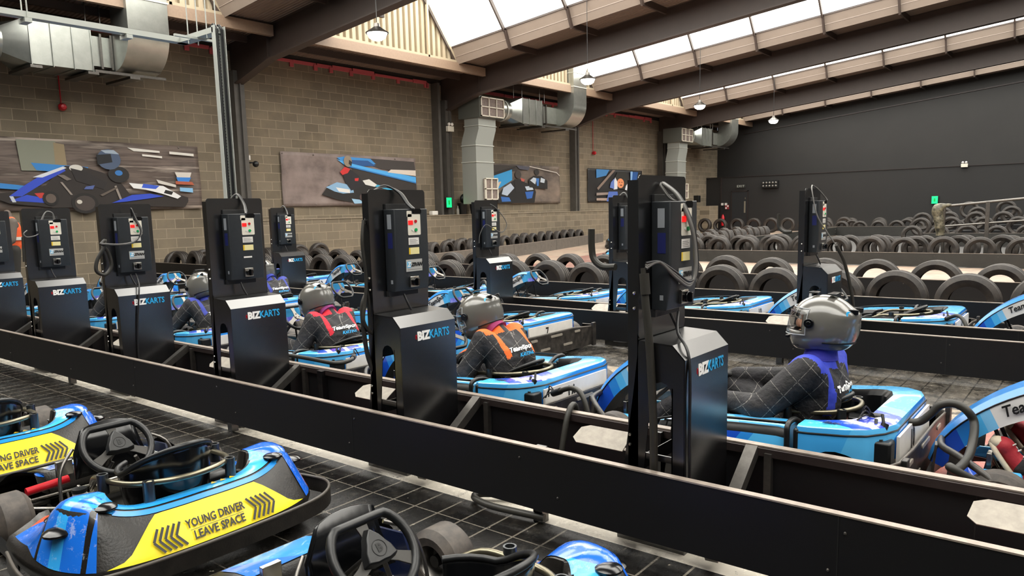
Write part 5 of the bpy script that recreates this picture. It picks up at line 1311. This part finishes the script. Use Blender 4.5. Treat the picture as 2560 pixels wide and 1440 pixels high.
def driver(loc, rz, lab, P, collar, scarf, cuff, kidscale=1.0, text_back=True, grp=None, fat=1.0, shoes='#26211f', legs=True, torso=True):
    t = empty('person', loc, rz); tag(t, lab, 'person', grp)
    m = M(); k = kidscale*fat; g = lambda q: V(q)
    pel, che, nek = g(P['pelvis']), g(P['chest']), g(P['neck'])
    spine = (nek-pel).normalized()
    if torso:
        cap(m, pel+V((0, .05, 0)), .12*k, pel+V((0, -.05, 0)), .12*k, 16)
        for s in (1, -1):
            cap(m, pel+V((0, s*.06, 0)), .115*k, che+V((0, s*.07, 0)), .125*k, 16)
            cap(m, che+V((0, s*.06, 0)), .12*k, g(P['sh'+('L' if s > 0 else 'R')]), .078*k, 16)
        cap(m, che, .13*k, nek, .06*k, 16)
    ends = {}
    for s, sd in ((1, 'L'), (-1, 'R')):
        sh, el, ha = g(P['sh'+sd]), g(P['el'+sd]), g(P['ha'+sd])
        if torso:
            cap(m, sh, .076*k, el, .062*k, 14); cap(m, el, .064*k, ha, .038*k, 14)
        hp, kn, an = pel+V((.03, s*.085, -.02)), g(P['kn'+sd]), g(P['an'+sd])
        if legs:
            cap(m, hp, .095*k, kn, .068*k, 14); cap(m, kn, .068*k, an, .046*k, 14)
        ends[sd] = (el, ha, kn, an)
    suit = fuse('race_suit', m, SUIT, t, .0085, 5)
    if torso:
        bpy.context.view_layer.update(); dg = bpy.context.evaluated_depsgraph_get()
        me = bpy.data.meshes.new_from_object(suit.evaluated_get(dg))
        vs = [v.co.copy() for v in me.vertices]; A = M(); B = M(); ia = {}; ib = {}
        inv = {}
        for p in me.polygons:
            c = p.center; top = False
            for s, sd in ((1, 'L'), (-1, 'R')):
                sh = g(P['sh'+sd]); a = abs(sh.y); yy = c.y*s
                h = (c-sh).dot(spine); r_ = (c-sh).length
                if .022 < yy < a+.035*k and h > .016*k: top = True
                if abs(yy-(a-.030*k)) < .017*k and h > -.17*k and r_ < .22*k and (c-sh).dot(V((1, 0, 0))) < .10: top = True
            T_, I_ = (B, ib) if top else (A, ia)
            ff = []
            for q in p.vertices:
                if q not in I_: I_[q] = len(T_.v); T_.v.append(tuple(vs[q]))
                ff.append(I_[q])
            T_.f.append(tuple(ff)); T_.mi.append(0)
        bpy.data.objects.remove(suit)
        suit = obj('race_suit', A, SUIT, t, smooth=80)
        yk_ = obj('yoke', B, cloth('yoke_'+collar, collar), t, smooth=80)
    for sd, s in (('L', 1), ('R', -1)):
        gm = M(); sm = M(); cm = M(); lm = M()
        el, ha, kn, an = ends[sd]; d = (ha-el).normalized()
        if torso:
            hand(gm, ha+d*.01, P.get('hd'+sd, d), (0, 0, 1), s, P.get('curl', .8), .95*kidscale)
            cap(gm, ha-d*.03, .030*k, ha+d*.02, .026*k)
            cm.tube([ha-d*.055, ha-d*.022], .037*k, 16)
        f = g(P.get('ft'+sd, (1, 0, .15))).normalized(); heel = an+V((-.02, 0, -.045))
        cap(sm, an+V((0, 0, .01)), .040*k, heel, .038*k); cap(sm, heel, .036*k, heel+f*.17*k+V((0, 0, .0)), .034*k); blob(sm, heel+f*.16*k, .042*k, (1, 1, .9))
        up = V((0, 0, 1)); up = (up-f*up.dot(f)).normalized()
        lm.tube([heel-f*.03-up*.03, heel+f*.2*k-up*.03], .034*k, 12)
        if torso:
            fuse('glove', gm, P.get('glove', mat('glove_black', '#1a1918', .7, bump=.3, bscale=60)), t, .006, 2)
            obj('cuff', cm, cloth('cuff_'+cuff, cuff), t, smooth=50)
        if legs:
            fuse('shoe', sm, cloth('shoe_'+shoes, shoes), t, .008, 3)
    if torso:
        hc = g(P['head']); 
        sc_ = M(); d = (hc-nek).normalized()
        sc_.tube(spline([nek-d*.03, nek+d*.03, nek+d*.07, hc-d*.06], 3), [.074*k, .070*k, .066*k, .070*k, .064*k, .07*k, .064*k, .066*k, .06*k, .06*k], 18)
        obj('neck_scarf', sc_, mat('scarf_'+scarf, scarf, .8, bump=.8, bscale=18), t, smooth=60)
        helmet(t, hc, P.get('pitch', 0), P.get('yaw', 0))
        if text_back:
            bk = V(P.get('bn', (-1, 0, .25))).normalized(); c_ = che+bk*.142*k+spine*.03; rt = V((0, -1, 0)); up_ = spine
            Tm = frame(c_, rt, bk.cross(rt))
            tb = text('back_print', 'TeamSport', .058, K['logoW'], t, Tm, bold=.002, shear=.3, ext=.0006)
            tb2 = text('back_print', 'KARTING', .034, K['logoB'], t, Tm @ Matrix.Translation((.03, -.052, 0)), bold=.001, shear=.3, ext=.0006)
            for q in (tb, tb2):
                d_ = q.modifiers.new('w', 'SHRINKWRAP'); d_.target = suit; d_.wrap_method = 'NEAREST_SURFACEPOINT'; d_.wrap_mode = 'ABOVE_SURFACE'; d_.offset = .004
    return t
base = dict(pelvis=(-.33, 0, .21), chest=(-.40, 0, .42), neck=(-.41, 0, .62), shL=(-.40, .18, .55), shR=(-.40, -.18, .55), elL=(-.22, .30, .37), elR=(-.22, -.28, .40), haL=(.05, .17, .36), haR=(.08, -.15, .42),
            knL=(.16, .17, .36), knR=(.16, -.17, .36), anL=(.50, .12, .15), anR=(.50, -.12, .15), head=(-.42, 0, .775), pitch=R(-2), bn=(-1, 0, .15))
driver((3.82, 1.51, 0), H90, 'blue collared kart driver in a black quilted suit sitting upright, nearest the camera', dict(base), '#2f3fb8', '#35349c', '#3d46c4', 1.0, fat=1.13)
lean = dict(pelvis=(-.36, 0, .21), chest=(-.32, 0, .42), neck=(-.20, 0, .60), shL=(-.235, .155, .545), shR=(-.235, -.155, .545), elL=(-.17, .27, .34), elR=(-.13, -.26, .35), haL=(.06, .20, .31), haR=(.09, -.15, .36),
            knL=(.18, .17, .33), knR=(.18, -.17, .34), anL=(.50, .12, .15), anR=(.50, -.12, .15), head=(-.07, 0, .69), pitch=R(22), bn=(-1, 0, .45))
driver((3.69, 3.30, 0), H90, 'orange collared kart driver leaning forward over the wheel of kart number 16', dict(lean, yaw=R(8)), '#e8661c', '#8f2a5c', '#1c1b1c', .94, fat=1.04)
driver((3.69, 5.03, 0), H90, 'red collared kart driver bent forward with one gloved hand down and a yellow wristband', dict(lean, haL=(.10, .24, .25), elL=(-.20, .31, .26), haR=(.05, .05, .30)), '#cc1830', '#7d2a6a', '#c81c2c', .92, fat=1.04)
driver((3.69, 6.80, 0), H90, 'blue collared kart driver mostly hidden behind the fourth station, arm slanting down', dict(lean, neck=(-.17, 0, .60), head=(-.10, 0, .72), shL=(-.2, .16, .56), shR=(-.2, -.16, .56), elL=(-.10, .30, .36), haL=(.12, .22, .26)), '#27348f', '#27348f', '#1c1b1c', .95)
driver((3.69, 8.58, 0), H90, 'kart driver in a dark suit behind the fifth station, only knees and sleeve in view', dict(lean), '#27348f', '#27348f', '#1c1b1c', .95)
driver((5.35, 8.28, 0), H90, 'kart driver in the middle lane whose helmet shows left of the third station', dict(lean, head=(-.06, 0, .70), pitch=R(10)), '#27348f', '#27348f', '#1c1b1c', .92)
driver((5.3, 11.85, 0), H90, 'kart driver facing sideways with a helmet and open visor, right of the fifth station', dict(lean, head=(-.08, 0, .74), pitch=R(5), yaw=R(100)), '#27348f', '#7d2a6a', '#1c1b1c', .92)
# driver at the right edge: legs and red canvas shoes
rp = dict(base, knL=(.18, .15, .34), knR=(.16, -.15, .36), anL=(.50, .10, .20), anR=(.46, -.11, .24), ftL=(.45, 0, .62), ftR=(.5, 0, .6))
t = driver((3.90, -.26, 0), H90, 'kart driver at the right edge of the photo wearing red canvas shoes', rp, '#2f3fb8', '#35349c', '#3d46c4', 1.0, shoes='#a3242f')
m = M(); lc = M()
for s, an, f in ((1, V((.50, .10, .20)), V((.45, 0, .62)).normalized()), (-1, V((.46, -.11, .24)), V((.5, 0, .6)).normalized())):
    heel = an+V((-.02, 0, -.045)); up = V((0, 0, 1)); up = (up-f*up.dot(f)).normalized(); sd = f.cross(up)
    ring = []
    for q in range(20):
        a = 2*pi*q/20; ring.append(heel+f*(.07+.125*cos(a))+sd*.046*sin(a)-up*.036)
    m.tube(ring, .012, 8, closed=True); m.add([r_ for r_ in ring]+[r_-up*.008 for r_ in ring], [tuple(range(20)), tuple(range(39, 19, -1))])
    m.ball(heel+f*.185-up*.012, .034, 1, 1, .8, seg=12)
    for j in range(4):
        a = heel+f*(.05+j*.03)+up*(.042-j*.003); lc.tube([a+sd*.022, a+up*.008+f*.008, a-sd*.022+f*.012], .003, 5)
obj('rubber_sole', m, mat('sole_cream', '#b9ad98', .6, noise=.4), t, smooth=50); obj('shoe_lace', lc, K['white'], t)
# red driver wristband
wb = M(); wb.tube([(.05, .225, .262), (.07, .232, .255)], .044, 16); obj('wristband', wb, mat('wristband_yellow', '#d8e03a', .5), [o for o in bpy.data.objects if o.get('label', '').startswith('red collared')][0])

# marshal standing at the left
t = empty('person', (4.36, 13.5, 0), R(178)); tag(t, 'standing person in an orange vest holding a white sheet, at the left edge', 'person')
m = M()
for s in (1, -1):
    cap(m, (0, s*.09, .92), .10, (.02, s*.10, .50), .07); cap(m, (.02, s*.10, .50), .068, (0, s*.1, .09), .045)
obj_ = fuse('trousers', m, mat('dark_trousers', '#26231f', .8), t, .015, 4)
m = M(); cap(m, (0, 0, .95), .13, (0, 0, 1.25), .15); cap(m, (0, .05, 1.3), .13, (0, .17, 1.36), .07); cap(m, (0, -.05, 1.3), .13, (0, -.17, 1.36), .07); cap(m, (0, 0, 1.35), .09, (.01, 0, 1.5), .055)
for s in (1, -1): cap(m, (0, s*.2, 1.36), .062, (.05, s*.25, 1.08), .05); cap(m, (.05, s*.25, 1.08), .048, (.25, s*.22, .92), .035)
fuse('sweater', m, mat('grey_sweater', '#5c524a', .8, bump=.4), t, .015, 4)
m = M(); cap(m, (0, 0, 1.0), .145, (0, 0, 1.25), .165); cap(m, (0, .03, 1.3), .145, (0, .12, 1.38), .07); cap(m, (0, -.03, 1.3), .145, (0, -.12, 1.38), .07)
v = fuse('safety_vest', m, mat('vest_orange', '#e25a2a', .6, bump=.3), t, .015, 4)
m = M(); m.lathe([(.168, 0), (.172, 0), (.172, .05), (.168, .05)], 30, T=Matrix.Translation((0, 0, 1.08)), close=True); obj('reflective_band', m, mat('reflective', '#c9c6bd', .3), v)
m = M(); HX = .24; HZ = -.09; cap(m, (.06, 0, 1.42), .055, (.2, 0, 1.5), .05); m.ball((.03+HX, 0, 1.64+HZ), .095, 1, .82, 1.2, seg=20); m.ball((.125+HX, 0, 1.63+HZ), .018, 1, .8, 1.3, seg=8)
for s in (1, -1): m.ball((.02+HX, s*.08, 1.63+HZ), .022, .8, .4, 1.2, seg=8)
hd = fuse('head', m, SKIN, t, .008, 2)
m = M(); m.ball((.005+HX, 0, 1.68+HZ), .102, 1, .86, 1.0, seg=20); obj('hair', m, MATS['hair_dark'], t)
m = M(); m.ball((.112+HX, .03, 1.655+HZ), .011, seg=8); m.ball((.112+HX, -.03, 1.655+HZ), .011, seg=8); obj('eye', m, MATS['eye_white'], t)
m = M(); m.box(.104+HX, .12+HX, -.025, .025, 1.585+HZ, 1.593+HZ); obj('mouth', m, mat('lip', '#8a4a40', .5), t)
for s in (1, -1):
    m = M(); hand(m, (.26, s*.22, .915), (1, -s*.2, -.2), (0, 0, 1), s, .8); fuse('hand', m, SKIN, t, .006, 2)
    m = M(); cap(m, (-.03, s*.1, .05), .045, (.16, s*.1, .045), .042); fuse('shoe', m, K['black'], t, .01, 2)
tag(obj('paper_sheet', M().box(-.1, .1, -.15, .15, 0, .003), K['white'], T=Matrix.Translation((4.05, 13.5, .78)) @ Matrix.Rotation(R(75), 4, 'X') @ Matrix.Rotation(R(20), 4, 'Y')), 'white sheet held by the person in the orange vest', 'paper')

# a kart out on the track
tk = clone((22.6, 13.2, 0), 'dark kart out on the track in front of the tyres along the block wall', 'karts out on the track', '17', rz=R(200))
tk2 = clone((14.9, 8.6, 0), 'dark kart on the pale track behind the tyres, left of the far station', 'karts out on the track', '18', rz=R(205))
driver((22.6, 13.2, 0), R(200), 'distant kart driver on the track by the block wall', dict(base), '#27348f', '#27348f', '#1c1b1c', 1.0, text_back=False)

# charging hoses lying over the karts
def hose(pts, lab, r=.016, plug=True):
    P_ = spline(pts, 7); t = empty('charging_hose', P_[0]); tag(t, lab, 'hose', 'charging hoses between karts and stations')
    T = Matrix.Translation(-P_[0]); m = M(); m.tube(P_, r, 10); o = obj('hose', m, K['hose'], t, T=T, smooth=60)
    m = M(); n_ = 14
    for k in range(n_): q = P_[-1-min(k, len(P_)-2)]; 
    d = (P_[0]-P_[1]).normalized(); m.cyl(P_[0]-d*.02, P_[0]+d*.05, r*1.35, 12); obj('plug', m, K['black'], t, T=T)
    m = M()
    for k in (-1, 0, 1): m.tube(spline([P_[0]+d*.03, P_[0]+d*.08+V((0, 0, .03+k*.02)), P_[0]+d*.12+V((k*.03, 0, -.01))], 4), .004, 6)
    obj('wire', m, K['cable'], t, T=T)
hose([(3.60, .78, .38), (3.72, .71, .35), (3.75, .645, .35), (3.75, .60, .39), (3.75, .56, .44), (3.75, .505, .455), (3.75, .455, .43), (3.75, .425, .37), (3.6, .42, .28), (3.42, .44, .26), (3.32, .45, .3), (3.33, .40, .27), (3.42, .30, .20)], 'thick black hose arching from the blue driver kart to the kart at the right edge', .018)
hose([(3.30, 2.33, .36), (3.27, 2.22, .40), (3.22, 2.12, .38), (3.19, 2.06, .25), (3.17, 2.05, .08)], 'black hose hanging from the socket of kart number 16', .014)
hose([(3.30, 4.06, .37), (3.22, 4.0, .37), (3.14, 4.05, .36), (3.10, 4.3, .375), (3.09, 4.6, .375), (3.08, 4.75, .35), (3.0, 4.85, .22)], 'black hose running along the rail beside the red collared driver', .014)
hose([(3.35, 2.15, .05), (3.16, 2.1, .22), (3.09, 2.08, .365), (3.0, 2.06, .35), (2.93, 2.05, .2), (2.9, 2.05, .06)], 'black hose drooping over the rail left of the nearest station', .015)
hose([(6.45, 5.35, .35), (6.6, 5.6, .42), (6.85, 5.9, .52), (7.0, 6.1, .44)], 'black hose slanting up to a kart of the far lane', .014)
hose([(7.05, 1.05, .37), (6.96, .95, .42), (6.88, .88, .36), (6.86, .86, .2)], 'black hose hanging from the rear of a far kart, right of the blue driver', .015)
hose([(3.1, 1.1, .06), (2.8, 1.75, .03), (2.56, 2.25, .03), (2.47, 2.15, .03), (2.50, 1.85, .03)], 'black hose on the floor poking out below the near barrier', .016)

# ---------------- printed banners ----------------
def banner(x0, x1, z0, z1, lab, fabric, polys, par_y=17.22):
    t = empty('banner', (x0, par_y, z0)); tag(t, lab, 'banner', 'printed kart banners on the block wall')
    W, H = x1-x0, z1-z0; nx, nz = 40, 14
    def wob(u, v): return .02*sin(u*9+v*3)*sin(v*5+.5)+.012*sin(u*23+2*v)
    m = M().grid([[(W*i/nx, wob(i/nx, j/nz), H*j/nz) for i in range(nx+1)] for j in range(nz+1)])
    obj('fabric', m, fabric, t, smooth=60, solid=.004)
    em = M(); k = 0
    while k*1.05 < W: em.ball((.05+k*1.0, -.0, .05), .018, seg=8); em.ball((.05+k*1.0, -.0, H-.05), .018, seg=8); k += 1
    obj('eyelet', em, K['steel'], t)
    mats = []; pm = M()
    for d, (c, pts) in enumerate(polys):
        mm = mat('print_'+c, c, .6)
        if mm not in mats: mats.append(mm)
        dd = -.036-.0012*d
        pm.prism([(W*u, H*v) for u, v in pts], dd, dd+.0008, 'y', mi=mats.index(mm))
    obj('picture', pm, mats, t, smooth=0)
def stk(name, stops, sx=.35, sz=6.0):
    n = NT(name, .6); n.color(n.ramp(n.noise(1, 5, .6, vec=n.vec(n.math('MULTIPLY', n.x, sx), 0, n.math('MULTIPLY', n.z, sz))), stops)); return n.m
ell = lambda cx, cy, rx, ry, n_=16: [(cx+rx*cos(2*pi*k/n_), cy+ry*sin(2*pi*k/n_)) for k in range(n_)]
b1 = stk('banner_blur', [(.3, '#3d3430'), (.45, '#6d5f57'), (.55, '#4d423c'), (.68, '#b3a599')])
banner(5.15, 9.67, 1.58, 3.04, 'large banner of a kart racing to the left, against blurred stands, at the left', b1, [
 ('#9aa0a0', [(0, .5), (.05, .5), (.055, 1), (0, 1)]), ('#7d7f70', [(.16, .55), (.30, .55), (.31, .97), (.15, .97)]), ('#8a7a5e', [(.30, .55), (.35, .55), (.345, .93), (.30, .95)]),
 ('#2f7cc0', [(0, .32), (.32, .25), (.33, .29), (0, .40)]), ('#2f7cc0', [(.2, .66), (.44, .62), (.44, .50), (.22, .56)]), ('#d8d4cc', [(.63, .93), (.79, .90), (.79, .87), (.66, .88)]), ('#d8d4cc', [(.84, .90), (.97, .88), (.97, .84), (.84, .86)]), ('#d8d4cc', [(.70, .84), (.80, .82), (.80, .79), (.70, .81)]),
 ('#c9c3bb', [(.86, .58), (.95, .58), (.94, .5), (.87, .5)]), ('#2d79c9', [(.865, .5), (.945, .5), (.93, .42), (.875, .42)]), ('#a5543a', [(.86, .44), (.95, .43), (.96, .38), (.86, .39)]), ('#7fb2d8', [(.88, .34), (.95, .33), (.95, .26), (.88, .28)]), ('#c7c2ba', [(.76, .46), (.86, .38), (.86, .34), (.77, .40)]),
 ('#241d1a', [(.055, .16), (.10, .10), (.28, .04), (.62, .05), (.90, .03), (.92, .12), (.92, .18), (.86, .24), (.62, .24), (.58, .42), (.50, .55), (.42, .62), (.34, .63), (.31, .55), (.25, .35), (.12, .26), (.06, .24)]),
 ('#2a46b8', [(.10, .2), (.16, .34), (.24, .5), (.33, .6), (.34, .56), (.26, .42), (.20, .30), (.15, .2)]), ('#c9cdd6', [(.20, .46), (.33, .62), (.345, .60), (.24, .46)]), ('#2a46b8', [(.10, .14), (.28, .10), (.28, .15), (.17, .22)]), ('#b9bec9', [(.10, .2), (.115, .2), (.125, .12), (.11, .12)]),
 ('#b5342c', [(.20, .24), (.235, .25), (.26, .2), (.22, .17)]), ('#c9c5bd', ell(.385, .60, .03, .05)), ('#1f1a1a', [(.36, .6), (.43, .55), (.52, .4), (.50, .3), (.38, .42)]), ('#15110f', ell(.41, .10, .06, .15)), ('#3d3430', ell(.41, .10, .045, .11)), ('#15110f', ell(.265, .17, .035, .10)), ('#5a4d45', ell(.265, .17, .022, .065)), ('#8a8078', [(.31, .40), (.32, .40), (.36, .22), (.35, .22)]), ('#8a8078', [(.55, .35), (.56, .36), (.58, .16), (.57, .15)]), ('#6b625c', [(.30, .50), (.33, .50), (.36, .44), (.34, .42)]), ('#4a5a90', [(.42, .34), (.46, .36), (.45, .30), (.41, .30)]), ('#5a5048', [(.48, .22), (.56, .34), (.565, .32), (.49, .20)]), ('#bdb7ad', ell(.385, .12, .012, .03)),
 ('#2a46b8', [(.53, .10), (.63, .22), (.72, .24), (.79, .2), (.70, .16), (.60, .12)]), ('#dcdcdc', [(.62, .40), (.70, .38), (.79, .36), (.88, .2), (.86, .16), (.78, .24), (.70, .30), (.64, .32)]), ('#3355c0', [(.69, .39), (.77, .36), (.75, .31), (.68, .33)]), ('#171413', [(.80, .30), (.84, .27), (.83, .22), (.79, .25)]),
 ('#1d1a19', ell(.575, .52, .05, .12)), ('#46556e', ell(.535, .74, .055, .15)), ('#15171c', [(.478, .80), (.545, .82), (.55, .70), (.482, .66)]), ('#2f6fb0', ell(.575, .545, .018, .04)), ('#98a6b5', [(.50, .87), (.56, .88), (.585, .82), (.52, .83)])])
b2 = stk('banner_grey', [(.3, '#5c504c'), (.5, '#7d6f6a'), (.7, '#8f817c')], 1.2, 1.5)
banner(11.96, 16.86, 1.60, 3.04, 'banner of a kart driver with red shoulders turning beside a blue plastic barrier', b2, [
 ('#3b3634', [(.55, .95), (.98, .92), (.99, .70), (.70, .74), (.60, .82)]), ('#3a86c8', [(.37, .93), (.42, .96), (.62, .94), (.66, .84), (.60, .80), (.42, .84)]), ('#1f4f88', [(.44, .90), (.60, .90), (.66, .80), (.50, .78)]),
 ('#4aa2e0', [(.37, .90), (.42, .80), (.99, .48), (.99, .60), (.60, .76), (.42, .86)]), ('#2a6eb0', [(.45, .76), (.99, .46), (.99, .485), (.45, .785)]), ('#cfc4b8', [(.75, .68), (.99, .62), (.99, .74), (.78, .74)]), ('#2d2826', [(.47, .74), (.99, .45), (.99, .15), (.60, .35), (.48, .6)]), ('#38a0c8', [(.62, .40), (.78, .30), (.80, .33), (.64, .44)]),
 ('#1b1918', [(.25, .22), (.30, .40), (.45, .44), (.62, .46), (.66, .30), (.62, .06), (.50, .05), (.36, .12)]), ('#7fa4c4', [(.28, .36), (.36, .46), (.47, .40), (.48, .26), (.40, .24), (.34, .28)]), ('#d5d3cf', [(.35, .36), (.45, .32), (.45, .25), (.37, .28)]), ('#d0cfcb', [(.55, .50), (.60, .53), (.66, .42), (.64, .38), (.57, .42)]), ('#8fb4cf', [(.46, .14), (.52, .12), (.56, .05), (.48, .04)]), ('#4a3a38', ell(.56, .17, .04, .08)), ('#b34b3c', ell(.55, .17, .012, .03)),
 ('#1d1b20', [(.40, .66), (.46, .72), (.52, .60), (.56, .40), (.46, .30), (.42, .46)]), ('#c02a2a', [(.385, .66), (.42, .76), (.46, .72), (.44, .64), (.40, .60)]), ('#c02a2a', [(.49, .54), (.52, .55), (.515, .49), (.49, .49)]), ('#8a7d6c', ell(.445, .87, .03, .11)), ('#2a2624', [(.455, .90), (.475, .86), (.47, .78), (.45, .82)])])
b3_ = stk('banner_dusk', [(.3, '#3e3735'), (.5, '#6f6258'), (.7, '#8d7c6e')], .6, 1.2)
banner(19.45, 24.70, 1.60, 3.02, 'banner of two karts coming head on beside a blue run off strip', b3_, [
 ('#37322f', [(0, .95), (.55, .97), (.5, .86), (0, .55)]), ('#2f8fc8', [(.0, .15), (.05, .60), (.42, .88), (.42, .60), (.22, .30)]), ('#8f5348', [(0, .0), (.0, .12), (.14, .16), (.25, .0)]), ('#b8a592', [(.13, .16), (.28, .55), (.30, .55), (.22, .2)]), ('#231f1e', [(.0, .60), (.46, .95), (.46, .90), (.0, .50)]), ('#cfc8bf', [(.62, .95), (.95, .82), (.99, .74), (.99, .76), (.95, .84), (.62, .97)]),
 ('#171515', [(.26, .02), (.25, .20), (.34, .45), (.44, .60), (.55, .55), (.66, .48), (.69, .30), (.67, .02)]), ('#a9b4c4', [(.32, .40), (.40, .52), (.44, .40), (.36, .20), (.30, .24)]), ('#2f62a8', [(.29, .18), (.38, .16), (.40, .06), (.30, .05)]), ('#b5c0cc', [(.56, .44), (.64, .46), (.66, .36), (.58, .34)]), ('#2b5da8', [(.56, .30), (.66, .32), (.64, .14), (.58, .12)]), ('#1b1919', [(.44, .62), (.56, .62), (.55, .3), (.45, .3)]), ('#3a3430', ell(.485, .74, .035, .10)), ('#b0554a', [(.51, .66), (.56, .62), (.55, .56), (.52, .58)]),
 ('#191717', [(.61, .42), (.60, .62), (.66, .72), (.76, .72), (.83, .60), (.83, .38)]), ('#b9c2cc', [(.62, .60), (.66, .68), (.70, .66), (.68, .50)]), ('#3a6eb0', [(.69, .66), (.73, .66), (.72, .46), (.70, .46)]), ('#b9c2cc', [(.75, .68), (.80, .64), (.79, .54), (.74, .56)]), ('#2b2725', ell(.70, .82, .03, .08)), ('#4a4a55', [(.46, .97), (.62, .95), (.60, .86), (.50, .88)])])
banner(26.75, 31.35, 1.62, 3.02, 'banner of a laughing driver giving a thumbs up beside a blue helmet', mat('banner_black', '#201f20', .5), [
 ('#3a78b0', [(.13, .98), (.36, .98), (.30, .80), (.13, .72)]), ('#7a6a60', [(.14, .42), (.42, .98), (.47, .98), (.16, .36)]), ('#8a7c74', [(.13, .28), (.38, .30), (.38, .23), (.13, .20)]), ('#a08c80', [(.13, .12), (.38, .12), (.38, .04), (.13, .05)]), ('#24231f', [(.42, .60), (.50, .92), (.66, .94), (.70, .6), (.66, .40), (.5, .4)]), ('#d88a5c', ell(.56, .58, .065, .15)), ('#5a2f22', ell(.57, .52, .02, .02)), ('#35201a', ell(.54, .61, .01, .015)), ('#35201a', ell(.585, .61, .01, .015)), ('#cfd2d8', [(.43, .38), (.50, .40), (.50, .62), (.46, .76), (.43, .60)]), ('#cfd2d8', [(.66, .50), (.70, .60), (.68, .36), (.64, .38)]),
 ('#5a74b8', [(.38, .6), (.44, .72), (.44, .40), (.36, .44)]), ('#4a66b0', [(.30, .02), (.34, .32), (.50, .32), (.52, .02)]), ('#1f4f90', [(.74, .95), (.90, .95), (.86, .6), (.76, .4)]), ('#7ea6cf', [(.75, .96), (.79, .96), (.76, .4), (.74, .4)])])

for o in bpy.data.objects:
    if o.get('label') and len(o['label'].split()) > 16: print('LONG', o.name, o['label'])
